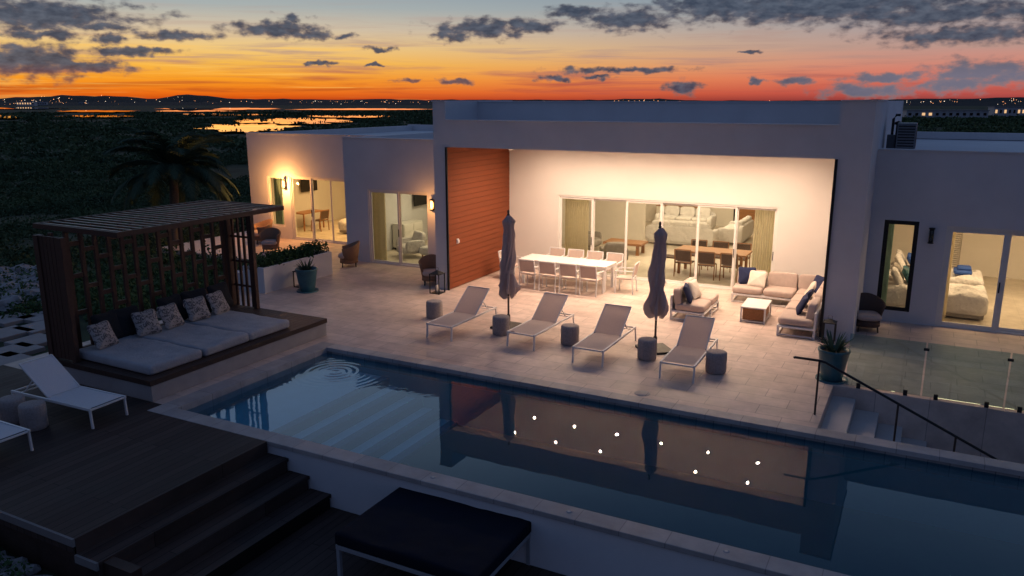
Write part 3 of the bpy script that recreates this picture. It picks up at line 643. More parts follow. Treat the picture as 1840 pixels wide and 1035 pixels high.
throw((-2.32,19.9,.64),(0,R(-62),R(-4)),'navy','navy throw pillow halfway along the right arm of the corner sofa')
throw((-2.32,19.2,.64),(0,R(-64),R(10)),'navy','navy throw pillow nearest the pool on the corner sofa')
k=thing('coffee_table','low white coffee table with woven brown basket sides between the patio sofas','table',(-3.47,19.85,0),.03)
MB().box(-.3,.3,-.5,.5,.36,.39).build('tabletop','whitemetal',k,.005)
MB().box(-.25,.25,-.45,.45,.06,.34).build('woven_body','brickwood',k,.01)
a=MB()
for sx in (-1,1):
    for sy in (-1,1): a.box(sx*.28-.02,sx*.28+.02,sy*.48-.02,sy*.48+.02,0,.36)
a.box(-.26,.26,-.49,-.47,.02,.05); a.box(-.26,.26,.47,.49,.02,.05); a.box(-.29,-.27,-.46,.46,.02,.05); a.box(.27,.29,-.46,.46,.02,.05)
a.build('frame','whitemetal',k)

# ------------------------------------------------------------------ wicker armchairs
def make_tub(m):
    k=thing('wicker_armchair','','armchair')
    a=MB(); n=22; vs=[];fs=[]
    for i in range(n+1):
        an=R(-35)+R(250)*i/n; hgt=.62+.20*max(0,math.sin(math.pi*i/n))**2
        cx,cy=math.cos(an),-math.sin(an)
        for r_,z in ((.27,.12),(.335,.45),(.385,hgt),(.35,hgt+.01),(.30,.45),(.24,.14)): vs.append((r_*cx,r_*cy*.98,z))
    for i in range(n):
        for q in range(6): fs.append((i*6+q,(i+1)*6+q,(i+1)*6+(q+1)%6,i*6+(q+1)%6))
    fs+= [tuple(range(6)),tuple(n*6+q for q in range(6))[::-1]]; a.add(vs,fs,True); a.build('shell',m,k)
    a=MB(); a.cush((0,.05,.36),(.56,.60,.16),None,p=4,nu=24,nv=10); a.build('seat_cushion','taupe',k)
    a=MB(); a.lathe([(0,.13),(.30,.13),(.28,.30),(0,.30)],n=24); a.build('seat_base',m,k)
    for s in (-1,1):
        for t_ in (-1,1): MB().tube([(s*.22,t_*.22,0),(s*.2,t_*.2,.16)],.018,8).build('leg','black',k)
    return k
tb=make_tub('lwicker')
for i,(x,y,r_,lab) in enumerate(((-16.6,20.3,-.9,'wicker tub armchair between the planter and the middle room doors'),(-12.75,19.35,.6,'wicker tub armchair half in shadow beside the timber wall edge'),(-22.4,22.3,-.6,'wide wicker tub armchair glowing orange below the lit wall lantern'),(-20.7,21.0,.5,'wicker tub armchair behind the pergola slats'))):
    o=place(tb,i==0,(x,y,0),PI+r_,lab,'brown wicker tub armchairs of the left wing')
    if i==2: o.scale=(1.5,1.15,1.05)
tb2=make_tub('wicker'); place(tb2,True,(-.95,20.0,0),PI+.3,'dark tub armchair in shade below the black framed window')
def lantern(loc,s,label):
    k=thing('lantern',label,'lantern',loc); a=MB(); w=.13*s; h=.48*s
    for sx in (-1,1):
        for sy in (-1,1): a.box(sx*w-.012,sx*w+.012,sy*w-.012,sy*w+.012,0,h)
    a.box(-w-.02,w+.02,-w-.02,w+.02,h,h+.02); a.box(-w,w,-w,w,.0,.02); a.add([(-w,-w,h+.02),(w,-w,h+.02),(w,w,h+.02),(-w,w,h+.02),(0,0,h+.10*s)],[(0,1,4),(1,2,4),(2,3,4),(3,0,4)])
    a.build('frame','black',k)
    a=MB(); a.tube([(-.04,0,h+.08*s),(-.04,0,h+.16*s),(.04,0,h+.16*s),(.04,0,h+.08*s)],.006,6); a.build('handle','black',k)
    a=MB(); a.lathe([(0,.02),(.04*s,.02),(.04*s,.2*s),(0,.2*s)],n=14); a.build('candle','cream',k)
lantern((-11.98,18.45,0),1.15,'large black lantern at the foot of the timber wall'); lantern((-1.62,18.55,0),.95,'black lantern at the foot of the right patio pillar'); lantern((-15.95,17.25,0),.95,'small black lantern beside the long white planter')

# ------------------------------------------------------------------ pots and planter
def blade(mb,base,an,L,w,lean,curl,n=7):
    d=Vector((math.cos(an),math.sin(an),0)); sd=Vector((-d.y,d.x,0)); vs=[]; p=Vector(base); th=lean
    for i in range(n+1):
        t=i/n; ww=w*(1-t)**.7*(1 if t>.15 else .7+2*t); vs+= [p-sd*ww+Vector((0,0,ww*.5)),p.copy(),p+sd*ww+Vector((0,0,ww*.5))]
        p=p+(d*math.sin(th)+Vector((0,0,math.cos(th))))*(L/n); th+=curl/n
    fs=[(i*3+q,i*3+q+1,i*3+q+4,i*3+q+3) for i in range(n) for q in (0,1)]; mb.add(vs,fs,True)
def pot(loc,s,label,plabel,n,seed,L=.4):
    k=thing('glazed_pot',label,'pot',loc); a=MB(); a.lathe([(0,0),(.19*s,0),(.21*s,.03),(.26*s,.35*s),(.30*s,.6*s),(.315*s,.62*s),(.315*s,.66*s),(.28*s,.66*s),(.26*s,.58*s)],n=32); a.build('pot_body','teal',k)
    a=MB(); a.lathe([(0,.60*s),(.27*s,.59*s)],n=24); a.build('potting_soil','soil',k)
    a=MB(); a.lathe([(0,.01),(.28*s,.01),(.31*s,.04),(.31*s,.0)],n=28); a.build('saucer','teal',k)
    q=thing('agave_plant',plabel,'plant',(loc[0],loc[1],loc[2]+.6*s)); rr=random.Random(seed); a=MB()
    for i in range(n): a_=rr.uniform(0,2*PI); t=i/n; blade(a,(.08*math.cos(a_),.08*math.sin(a_),0),a_,L*rr.uniform(.7,1.1),.028,.1+.95*t,rr.uniform(.1,.5))
    a.build('leaves','agave',q)
pot((-1.27,15.93,0),.95,'teal glazed pot at the top of the courtyard steps','spiky succulent in the teal pot at the steps',46,2,.42)
pot((-15.4,16.94,0),1.0,'teal glazed pot right of the long white planter','spiky succulent in the teal pot by the planter',40,3,.36)
k=thing('planter','long low white planter wall holding dark shrubs','planter',(-16.65,17.6,0))
a=MB(); a.box(-.4,.4,-1.45,-1.37,0,.72); a.box(-.4,.4,1.37,1.45,0,.72); a.box(-.4,-.32,-1.37,1.37,0,.72); a.box(.32,.4,-1.37,1.37,0,.72); a.build('planter_wall','stucco',k)
MB().box(-.32,.32,-1.37,1.37,.3,.62).build('planting_soil','soil',k)
MB().box(-.95,-.405,-1.45,-1.2,0,.5).build('low_wall','stucco',k,.008)
for i in range(7):
    y=16.35+i*.41; o=leafcloud('shrub',[(0,0,0,.30,.34,300,.045),(.05,.1,.12,.2,.3,140,.045)],'shrub',20+i); o.location=(-16.65+.05*math.sin(i*2),y,.66)
    tag(o,'leafy dark green shrub in the long planter, %s from the pool end'%(ordn+['seventh'])[i],'shrub','shrubs in the long white planter')

# ------------------------------------------------------------------ pergola daybed
k=thing('daybed_platform','raised stone daybed platform with dark wood deck beside the pool','platform',(-15,9,0))
MB().box(0,3.0,.003,4.75,.0,.30).build('stone_base','lightstone',k,.01)
a=MB()
for i in range(20): a.box(-.02+i*.152,-.02+(i+1)*.152-.005,-.02,4.77,.30,.40)
a.build('deck_top','plinthtop',k,.003)
for i,lab in enumerate(('grey daybed mattress nearest the white lounger','grey daybed mattress in the middle of the pergola','grey daybed mattress farthest from the camera on the platform')):
    a=MB(); a.slab((0,0,0),(2.18,1.19,.18),.045,.03,i*7.3,30,22); o=a.build('daybed_mattress','mattress'); o.location=(-13.28,9.78+i*1.21,.405); o.rotation_euler=(0,0,(-.02,.015,-.01)[i]); tag(o,lab,'mattress','mattresses on the daybed platform')
m,nt=newmat('patterned_pillow'); M['pattern']=m; L=nt.links; o_=N(nt,'ShaderNodeOutputMaterial'); b=N(nt,'ShaderNodeBsdfPrincipled',inp={'Roughness':.95}); L.new(b.outputs[0],o_.inputs[0])
tc=N(nt,'ShaderNodeTexCoord'); wv=N(nt,'ShaderNodeTexNoise',inp={'Scale':9,'Detail':2,'Distortion':2.5}); L.new(tc.outputs['Object'],wv.inputs['Vector']); r=N(nt,'ShaderNodeValToRGB'); r.color_ramp.elements[0].position=.44; r.color_ramp.elements[1].position=.50; r.color_ramp.elements[0].color=(.09,.085,.09,1); r.color_ramp.elements[1].color=(.38,.34,.32,1); L.new(wv.outputs['Fac'],r.inputs[0]); L.new(r.outputs[0],b.inputs['Base Color'])
for i,y in enumerate((9.6,10.6,11.2,11.9,12.5)):
    throw((-14.05,y,.82),(0,R(62),R((8,-10,6,-8,10)[i])),'pattern','black and white patterned pillow on the daybeds, %s from the camera end'%ordn[i],(.5,.5,.17),'patterned pillows on the daybeds')
for i,y in enumerate((9.95,10.35,11.5,12.15,12.85)):
    throw((-14.35,y,.86),(0,R(70),R((6,-8,4,-6,8)[i])),'blackpillow','plain black pillow behind the patterned ones, %s from the camera end'%ordn[i],(.58,.62,.2),'black pillows on the daybeds')
k=thing('pergola','dark brown slatted pergola with louvred roof over the daybeds','pergola',(-15,9,.4))
for (x,y) in ((.12,.1),(.12,4.7)): MB().box(x-.07,x+.07,y-.07,y+.07,0,2.42).build('post','brownwood',k,.005)
MB().box(.78,.88,.03,.13,0,2.42).build('post','brownwood',k,.005); MB().box(.85,.95,4.66,4.76,0,2.42).build('post','brownwood',k,.005)
a=MB()
for i in range(5): a.box(.20+i*.115,.20+i*.115+.105,.05,.09,.02,2.42)
a.build('side_panel','brownwood',k,.004)
nS=15; d_=4.2/(nS-1)
for i in range(nS):
    y=.34+i*d_; MB().box(.09,.15,y-.04,y+.04,.03,2.42).build('slat','brownwood',k)
for i in range(nS-1):
    y=.34+i*d_
    for z in ([.35,1.0,1.75] if i%3==0 else [.7,1.45,2.1] if i%3==1 else [.2,1.2,1.95]): MB().box(.10,.14,y+.04,y+d_-.04,z,z+.09).build('cross_block','brownwood',k)
MB().box(.08,.16,.17,4.63,0,.03).build('bottom_rail','brownwood',k)
a=MB()
for i in range(4): x=.26+i*.17; a.box(x,x+.06,4.69,4.73,.02,2.42)
for z in (.5,1.1,1.7,2.2): a.box(.2,.85,4.70,4.72,z,z+.05)
a.build('side_screen','brownwood',k)
rf=MB(); X0,X1,Y0,Y1=-.75,1.78,.55,4.92
rf.box(X0,X1,Y0,Y0+.06,2.42,2.52); rf.box(X0,X1,Y1-.06,Y1,2.42,2.52); rf.box(X0,X0+.06,Y0+.06,Y1-.06,2.42,2.52); rf.box(X1-.06,X1,Y0+.06,Y1-.06,2.42,2.52); rf.box(.08,.18,Y0+.06,Y1-.06,2.43,2.49); rf.box(.9,.98,Y0+.06,Y1-.06,2.43,2.49)
rf=rf.build('roof_frame','brownwood',k,.004)
nL=19
for i in range(nL):
    y=Y0+.17+i*((Y1-Y0-.34)/(nL-1)); a=MB(); a.obox(((X0+X1)/2,y,2.505),(X1-X0-.125,.085,.012),rx(R(-4))); a.build('roof_louvre','louvre',rf)

k=thing('double_sunbed','double sunbed with flat near black cushion on the lower deck against the pool wall','sunbed',(-5.32,8.0,-.85),.0)
hx,hy=1.07,.74
a=MB(); a.box(-hx,hx,-hy,-hy+.05,.42,.48); a.box(-hx,hx,hy-.05,hy,.42,.48); a.box(-hx,-hx+.05,-hy+.05,hy-.05,.42,.48); a.box(hx-.05,hx,-hy+.05,hy-.05,.42,.48)
for i in range(10): a.box(-hx+.05,hx-.05,-hy+.1+i*.13,-hy+.16+i*.13,.43,.455)
a.build('frame','greymetal',k,.005)
for sx in (-1,1):
    for sy in (-1,1): MB().box(sx*(hx-.03)-.025,sx*(hx-.03)+.025,sy*(hy-.03)-.025,sy*(hy-.03)+.025,0,.42).build('leg','greymetal',k)
MB().slab((0,0,.482),(hx*2.02,hy*2.02,.17),.03,.02,3.1,34,28).build('cushion','darkcush',k)

# ------------------------------------------------------------------ handrail and glass
k=thing('handrail','dark metal stair handrail sloping down beside the courtyard steps','handrail',(-1.32,13.9,0))
sl=.455
a=MB(); a.tube([(-.42,0,.97),(-.40,0,.98),(0,0,.98),(.1,0,.96),(4.4,0,.96-4.3*sl)],.022,10); a.build('rail','black',k)
for x,zb in ((0,0),(1.27,-.6),(2.15,-1.0),(3.3,-1.0)):
    zt=.97-(max(0,x-.05))*sl; MB().tube([(x,0,zb),(x,0,zt)],.018,10).build('post','pole',k)
k=thing('glass_balustrade','clear glass balustrade along the right terrace edge above the courtyard','balustrade',(-1.0,15.65,0))
for i in range(6):
    x0=i*1.3; a=MB(); a.box(x0+.01,x0+1.28,-.006,.006,.04,1.05); a.build('glass_pane','bglass',k)
    for b_ in ((x0+1.25,x0+1.34,-.02,.02,.90,.945),(x0+.2,x0+.27,-.02,.02,0,.1),(x0+1.0,x0+1.07,-.02,.02,0,.1)): MB().box(*b_).build('clip','black',k)

# ------------------------------------------------------------------ roof equipment
k=thing('air_conditioner','air conditioning condenser on the right wing roof beside the tall block','air conditioner',(-.62,23.2,3.88))
MB().box(-.22,.22,-.42,.42,.08,.86).build('casing','ac',k,.01)
for s in (-1,1): MB().box(-.2,.2,s*.35-.03,s*.35+.03,0,.08).build('foot','black',k)
a=MB()
for i in range(6): a.tube([( .225,.25*math.cos(t)*(i+1)/6,.47+.25*math.sin(t)*(i+1)/6) for t in [2*PI*j/16 for j in range(17)]],.006,5)
a.build('fan_grille','black',k)
a=MB()
for i in range(10): a.box(-.19,.19,-.425,-.42,.14+i*.07,.17+i*.07)
a.build('coil_fins','black',k)
k=thing('roof_pipes','cluster of dark roof pipes beside the condenser','pipe',(-.98,23.6,3.88))
a=MB(); a.tube([(0,0,0),(0,0,.95),(.06,0,1.05),(.16,0,1.05)],.035,10); a.build('pipe','black',k)
a=MB(); a.tube([(.12,.1,0),(.12,.1,.8)],.05,12); a.lathe([(0,.9),(.09,.86),(.09,.8),(0,.8)],(.12,.1,0),14); a.build('vent_pipe','black',k)
MB().box(-.1,.1,-.3,-.1,0,.55).build('junction_box','ac',k,.006)

# ------------------------------------------------------------------ interiors
def curtain(x0,x1,y,z1,m,label):
    n=60; vs=[]
    for i in range(n+1):
        x=x0+(x1-x0)*i/n; d=.05*math.sin(i*PI/2.6)
        for z in (.03,z1*.5,z1): vs.append((x-x0,d*(1 if z<z1 else .8),z))
    a=MB(); a.add(vs,[(i*3+q,(i+1)*3+q,(i+1)*3+q+1,i*3+q+1) for i in range(n) for q in (0,1)],True); o=a.build('curtain',m); o.location=(x0,y,0); return tag(o,label,'curtain','curtains')
curtain(-10.1,-9.3,23.05,2.7,'curtain','gathered linen curtain at the left end of the living room glass'); curtain(-4.25,-3.5,23.05,2.7,'curtain','gathered linen curtain at the right end of the living room glass')
curtain(-16.5,-16.0,21.55,2.6,'curtain','pale curtain at the left of the middle left room doors'); curtain(-23.1,-22.75,23.85,2.6,'tealcurtain','teal curtain behind the narrow window of the left wing'); curtain(-.95,-.62,21.55,2.6,'tealcurtain','grey green curtain in the black framed window'); curtain(.42,.72,21.55,2.6,'curtain','pale curtain at the left of the right wing doors')
def legs4(k,x,y,h,m,t=.03):
    for sx in (-1,1):
        for sy in (-1,1): MB().box(sx*x-t,sx*x+t,sy*y-t,sy*y+t,0,h).build('leg',m,k)
k=thing('indoor_dining_table','warm wood dining table just inside the living room glass','table',(-5.7,24.5,.02)); MB().box(-1.1,1.1,-.5,.5,.70,.75).build('tabletop','oak',k,.01); legs4(k,.95,.38,.70,'oak',.04)
ic=make_dchair('indoor_chair','oak','wicker',False)
for i,(x,y,r_,lab) in enumerate(((-6.4,23.85,0,'dark woven chair at the glass side of the wood table, left'),(-5.7,23.8,.1,'dark woven chair at the glass side of the wood table, middle'),(-5.0,23.85,0,'dark woven chair at the glass side of the wood table, right'),(-6.4,25.2,PI,'dark woven chair at the far side of the wood table, left'),(-5.7,25.2,PI,'dark woven chair at the far side of the wood table, middle'),(-5.0,25.2,PI,'dark woven chair at the far side of the wood table, right'),(-7.05,24.5,-PI/2,'dark woven chair at the left head of the wood table'))):
    place(ic,i==0,(x,y,.02),r_,lab,'dark woven chairs around the indoor wood table')
def sofa_in(loc,rz,w,label,m='bedding',nseat=3):
    k=thing('living_room_sofa',label,'sofa',loc,rz)
    MB().cush((0,0,.24),(w,.95,.36),None,p=14,nu=40).build('base',m,k)
    for i in range(nseat):
        x=-w/2+.2+(w-.4)*(i+.5)/nseat; MB().cush((x,.05,.46),((w-.4)/nseat-.01,.75,.18),None,p=7,nu=28).build('seat_cushion',m,k); MB().cush((x,-.32,.68),((w-.4)/nseat-.02,.22,.46),rx(R(10)),p=5,nu=28).build('back_cushion',m,k)
    for s in (-1,1): MB().cush((s*(w/2-.1),0,.42),(.22,.95,.42),None,p=6,nu=28).build('armrest',m,k)
    MB().cush((0,-.42,.45),(w,.16,.6),None,p=10,nu=28).build('backrest',m,k)
sofa_in((-8.0,29.2,.02),0,2.6,'long white living room sofa with its back to the glass'); sofa_in((-6.4,30.9,.02),PI/2,2.2,'white living room sofa set sideways behind the dining table'); sofa_in((-8.9,32.9,.02),PI,2.4,'white sofa farthest back in the living room')
k=thing('wood_coffee_table','thick wood coffee table at the left of the living room','table',(-9.3,26.6,.02)); MB().box(-.7,.7,-.42,.42,.34,.42).build('tabletop','oak',k,.01); legs4(k,.55,.3,.34,'oak',.05)
def tubin(loc,rz,label,m='greychair'):
    k=thing('lounge_chair',label,'armchair',loc,rz); MB().cush((0,0,.28),(.78,.78,.3),None,p=6,nu=28).build('seat',m,k); MB().cush((0,-.34,.55),(.74,.2,.6),rx(R(12)),p=5,nu=28).build('backrest',m,k)
    for s in (-1,1): MB().cush((s*.37,-.02,.42),(.15,.72,.4),None,p=6,nu=24).build('armrest',m,k)
tubin((-8.9,24.3,.02),.5,'grey lounge chair inside the living room glass'); tubin((-10.7,26.6,.02),-PI/2,'grey lounge chair left of the wood coffee table'); tubin((-15.7,22.5,.02),PI-.5,'white lounge chair inside the middle left room','bedding')
k=thing('footstool','round white footstool behind the white lounge chair of the middle left room','footstool',(-15.0,22.6,.02)); MB().cush((0,0,.26),(.6,.5,.3),None,p=4,nu=28).build('cushion','bedding',k); legs4(k,.16,.14,.13,'oak',.02)
k=thing('console_cabinet','pale console cabinet on the rear living room wall','cabinet',(-9.6,34.1,.02)); MB().box(-.9,.9,-.22,.22,.1,.8).build('body','oak',k,.006); 
for i in range(4): MB().box(-.88+i*.445,-.88+i*.445+.43,-.24,-.222,.13,.77).build('cabinet_door','inner',k,.004)
legs4(k,.8,.16,.1,'black',.02)
k=thing('inner_door','dark wood door on the rear wall of the living room','door',(-6.6,HY1-.06,.02)); MB().box(-.55,.55,-.05,0,0,2.2).build('door_leaf','oak',k,.004); a=MB(); a.box(-.63,-.55,-.07,0,0,2.28); a.box(.55,.63,-.07,0,0,2.28); a.box(-.55,.55,-.07,0,2.2,2.28); a.build('frame','black',k); MB().box(.4,.44,-.1,-.05,.95,1.1).build('handle','whitemetal',k)
k=thing('wall_picture','teal and dark abstract picture on the rear living room wall','picture',(-7.8,HY1-.06,1.55)); MB().box(-.3,.3,-.03,0,-.4,.4).build('frame','black',k); MB().box(-.26,.26,-.036,-.031,-.36,.36).build('canvas','teal',k)
k=thing('side_cabinet','tall white cabinet beside the left partition of the living room','cabinet',(-11.6,29.4,.02)); MB().box(-.4,.4,-.8,.8,0,2.1).build('body','inner',k,.01); MB().box(.402,.42,-.78,-.01,.05,2.05).build('cabinet_door','inner',k,.004); MB().box(.402,.42,.01,.78,.05,2.05).build('cabinet_door','inner',k,.004)
k=thing('dresser','pale grey chest of drawers in the middle left room','dresser',(-16.75,23.9,.02)); MB().box(-.25,.25,-.6,.6,.08,.95).build('body','frame',k,.006)
for i in range(3):
    for j in range(2): d=MB().box(.252,.27,-.58+j*.59,-.01+j*.59,.12+i*.27,.36+i*.27).build('drawer','frame',k,.004); 
MB().box(-.22,.22,-.55,.55,0,.08).build('plinth','black',k)
def tv(loc,rz,label):
    k=thing('television',label,'television',loc,rz); MB().box(-.5,.5,-.05,-.01,-.3,.3).build('screen','tv',k,.004); MB().box(-.1,.1,-.01,.06,-.1,.1).build('bracket','black',k)
tv((-16.95,25.1,1.75),PI/2,'black television on the wall of the middle left room'); tv((-23.6,26.4,1.8),PI/2,'black television on the wall of the left wing room')
k=thing('desk','wood desk in the left wing room','desk',(-23.0,25.6,.02)); MB().box(-.35,.35,-.65,.65,.7,.74).build('desktop','oak',k,.006); legs4(k,.3,.6,.7,'oak',.025)
place(ic,False,(-22.3,25.5,.02),PI/2,'wood chair at the desk of the left wing room')['group']='desk chair'
k=thing('picture_panel','pale framed panel on the rear wall of the left wing room','picture',(-21.8,29.48,1.7)); MB().box(-.6,.6,-.04,0,-.5,.5).build('frame','oak',k); MB().box(-.55,.55,-.046,-.041,-.45,.45).build('canvas','cream',k)
def bed(loc,rz,w,l,label,h=.42):
    k=thing('bed',label,'bed',loc,rz)
    MB().box(-w/2+.04,w/2-.04,-l/2,l/2-.04,.05,.25).build('bed_base','greychair',k,.01); MB().slab((0,0,.12),(w+.06,l+.04,h),.13,.14,loc[0]*3,34,38).build('duvet','bedding',k); MB().box(-w/2-.05,w/2+.05,-l/2-.1,-l/2-.03,0,1.15).build('headboard','greychair',k,.01)
    return k
bed((-20.3,26.2,.02),PI,1.6,2.0,'white bed in the left wing room')
bed((.42,22.7,.02),-PI/2,1.5,2.35,'white bed nearest the glass in the right bedroom',.52); bed((.42,24.85,.02),-PI/2,1.5,2.35,'white bed farther back in the right bedroom',.52)
for i,(x,y,m_,lab) in enumerate(((-.45,22.4,'bedding','white bed pillow on the near bed, seen in the black framed window'),(-.45,23.05,'greychair','grey bed pillow on the near bed'),(-.2,22.7,'teal','teal accent pillow on the near bed'),(-.45,24.5,'bedding','white bed pillow on the far bed, left side'),(-.45,25.2,'bedding','white bed pillow on the far bed, right side'),(-.15,24.8,'bed_blue','blue accent pillow on the far bed'))): throw((x,y,.86),(0,R(60),0),m_,lab,(.5,.5,.2),'bed pillows in the right bedroom')
a=MB(); a.cush((0,0,0),(.45,.75,.12),None,p=6,nu=28,wob=.2); a.cush((.03,.05,.08),(.35,.5,.10),None,p=6,nu=28,wob=.2); o=a.build('folded_throw','bed_blue'); o.location=(1.1,24.75,.73); tag(o,'folded blue throw on the far bed of the right bedroom','throw')
k=thing('louvred_door','white louvred closet door at the back of the right bedroom','door',(.75,27.98,.02)); a=MB(); a.box(-.45,-.37,-.05,0,0,2.1); a.box(.37,.45,-.05,0,0,2.1); a.box(-.37,.37,-.05,0,2.02,2.1); a.box(-.37,.37,-.05,0,0,.1); a.build('frame','inner',k); a=MB()
for i in range(30): a.obox((0,-.025,.14+i*.063),(.74,.045,.008),rx(R(35)))
a.build('louvre_panel','inner',k)

# ------------------------------------------------------------------ palms
def palm(loc,htr,fl,nf,label,seed):
    k=thing('palm_tree',label,'palm',loc); rr=random.Random(seed); a=MB()
    pts=[(.25*math.sin(t*1.3),.1*t,htr*t) for t in [i/10 for i in range(11)]]; a.tube(pts,[.2-.07*i/10+.012*(i%2) for i in range(11)],12); a.build('trunk','trunk',k)
    top=Vector(pts[-1]); a=MB()
    for f in range(nf):
        an=2*PI*f/nf*2.4+rr.uniform(-.2,.2); el=rr.uniform(.05,1.5); L=fl*rr.uniform(.8,1.1); d=Vector((math.cos(an),math.sin(an),0)); sd=Vector((-d.y,d.x,0))
        p=top.copy(); th=el; n=30; spine=[]
        for i in range(n+1):
            spine.append((p.copy(),th)); p=p+(d*math.cos(th)+Vector((0,0,math.sin(th))))*(L/n); th-=(1.25+.3*rr.random())/n*(1 if i<n*.7 else 1.6)
        a.tube([s[0] for s in spine[::3]],[.026*(1-i/12)+.004 for i in range(len(spine[::3]))],5)
        for i in range(3,n+1):
            p,th=spine[i]; t=i/n; ll=L*.23*math.sin(PI*min(1,(t*.85+.12)))+.06; fw=(d*math.cos(th)+Vector((0,0,math.sin(th))))
            for s in (-1,1):
                for q in (0,.33,.66):
                    p2=p+fw*(q*L/n); tip=p2+(sd*s*.7+fw*.7-Vector((0,0,.2+.25*rr.random())))*ll; wv_=fw*.018
                    a.add([p2-wv_,p2+wv_,(p2+tip)/2+wv_*.9+Vector((0,0,.04)),tip,(p2+tip)/2-wv_*.9+Vector((0,0,.04))],[(0,1,2,3,4)])
    a.build('crown','palm',k)
palm((-24.9,20.3,gh(-24.9,20.3)-.05),2.9,2.7,36,'feathery palm tree behind the pergola roof',1)
x,y=polar(-12.3,150); palm((x,y,gh(x,y)),4.5,3.0,18,'small distant palm silhouetted against the lagoon left of the white roof',2)

# ------------------------------------------------------------------ far buildings, lights
M['far']=mat('far_render',(.45,.46,.48),.9,.05,1); M['farwin']=emis('far_window_glow',(1,.6,.3),.9); M['farroof']=mat('far_roof',(.2,.2,.22),.9)
def farhouse(px0,px1,pyb,h,label,z=-6.0,nw=6,lit=.4,seed=1):
    x0,y0=at(px0,pyb,z); x1,y1=at(px1,pyb,z); L_=math.hypot(x1-x0,y1-y0); rz=math.atan2(y1-y0,x1-x0)
    k=thing('distant_building',label,'building',((x0+x1)/2,(y0+y1)/2,z),rz,'distant buildings')
    MB().box(-L_/2,L_/2,0,L_*.3,-1,h).build('wall','far',k); MB().box(-L_/2-.5,L_/2+.5,-.5,L_*.3+.5,h,h+h*.1).build('roof','farroof',k); r_=random.Random(seed)
    for i in range(nw):
        x=-L_/2+L_*(i+.5)/nw; MB().box(x-L_/nw*.22,x+L_/nw*.22,-.15,-.02,h*.35,h*.72).build('window','farwin' if r_.random()<lit else 'tv',k)
farhouse(1628,1775,212,4.6,'long low pale building on the right horizon behind the condenser',nw=12,lit=.1,seed=2); farhouse(1785,1850,209,6.5,'pale building with a few lit windows at the right frame edge',nw=8,lit=.4,seed=3)
farhouse(30,62,190,9,'pale lit hotel block on the far left horizon',nw=7,lit=.5,seed=4); farhouse(68,84,189.5,8,'smaller pale block right of the far left hotel',nw=5,lit=.4,seed=5); farhouse(142,158,189,7,'tiny pale building on the left ridge',nw=3,lit=.5,seed=6); farhouse(640,656,188,6,'tiny pale building on the horizon left of the villa roof',nw=3,lit=.5,seed=8)
tl=MB(); tl2=MB(); rr=random.Random(11)
for i in range(260):
    px=rr.choice([rr.gauss(60,50),rr.uniform(0,780),rr.uniform(0,780),rr.gauss(640,70),rr.gauss(1160,60),rr.uniform(780,1500),rr.uniform(1625,1840)]); a_,_=ang(px,180)
    if not(-36<a_<36): continue
    d=rr.uniform(1600,4000); z=rr.uniform(-3,5) if d<2500 else rr.uniform(-2,max(2,hf(a_)-6)); s=d/1431*rr.uniform(.2,.55)
    x,y=polar(a_,d*(.9 if d>2500 else 1))
    (tl if rr.random()<.7 else tl2).add([(x+s,y,z),(x-s,y,z),(x,y+s,z),(x,y-s,z),(x,y,z+s),(x,y,z-s)],[(0,2,4),(2,1,4),(1,3,4),(3,0,4),(2,0,5),(1,2,5),(3,1,5),(0,3,5)])
M['town']=emis('town_light_warm',(1,.40,.16),3.0); M['town2']=emis('town_light_white',(1,.8,.6),2.5)
o=tl.build('town_lights','town'); o['kind']='stuff'; o=tl2.build('town_lights','town2'); o['kind']='stuff'

# ------------------------------------------------------------------ world
w=bpy.data.worlds.new('World'); scene.world=w; w.use_nodes=True; nt=w.node_tree; nt.nodes.clear(); L=nt.links
out=N(nt,'ShaderNodeOutputWorld'); bg=N(nt,'ShaderNodeBackground'); L.new(bg.outputs[0],out.inputs[0])
tc=N(nt,'ShaderNodeTexCoord'); D=tc.outputs['Generated']
def dot(v):
    n=N(nt,'ShaderNodeVectorMath',operation='DOT_PRODUCT'); L.new(D,n.inputs[0]); n.inputs[1].default_value=v; return n.outputs['Value']
def mth(op,a,b=None,c=None):
    n=N(nt,'ShaderNodeMath',operation=op)
    for i,q in enumerate((a,b,c)):
        if q is None: continue
        if isinstance(q,(int,float)): n.inputs[i].default_value=q
        else: L.new(q,n.inputs[i])
    return n.outputs[0]
az=mth('MULTIPLY',mth('ARCTAN2',dot((RV[0],RV[1],0)),dot((HV[0],HV[1],0))),57.29578)
el=mth('MULTIPLY',mth('ARCSINE',dot((0,0,1))),57.29578)
def ramp(fac,els):
    r=N(nt,'ShaderNodeValToRGB'); e=r.color_ramp.elements
    while len(e)<len(els): e.new(.5)
    for q,(p,c) in zip(e,els): q.position=p; q.color=c4(c)
    L.new(fac,r.inputs[0]); return r.outputs[0]
fe=mth('DIVIDE',el,20); fe.node.use_clamp=True
left=ramp(fe,[(0,(.55,.05,.004)),(.025,(.85,.16,.008)),(.07,(.95,.34,.02)),(.12,(.95,.50,.07)),(.17,(.88,.58,.21)),(.23,(.66,.54,.38)),(.30,(.40,.44,.43)),(.38,(.28,.36,.42)),(.65,(.32,.44,.58)),(1,(.36,.50,.70))])
right=ramp(fe,[(0,(.26,.045,.045)),(.025,(.52,.085,.07)),(.07,(.68,.17,.12)),(.12,(.62,.26,.20)),(.17,(.50,.31,.27)),(.23,(.39,.33,.33)),(.30,(.26,.31,.36)),(.38,(.19,.26,.34)),(.65,(.19,.29,.42)),(1,(.18,.28,.44))])
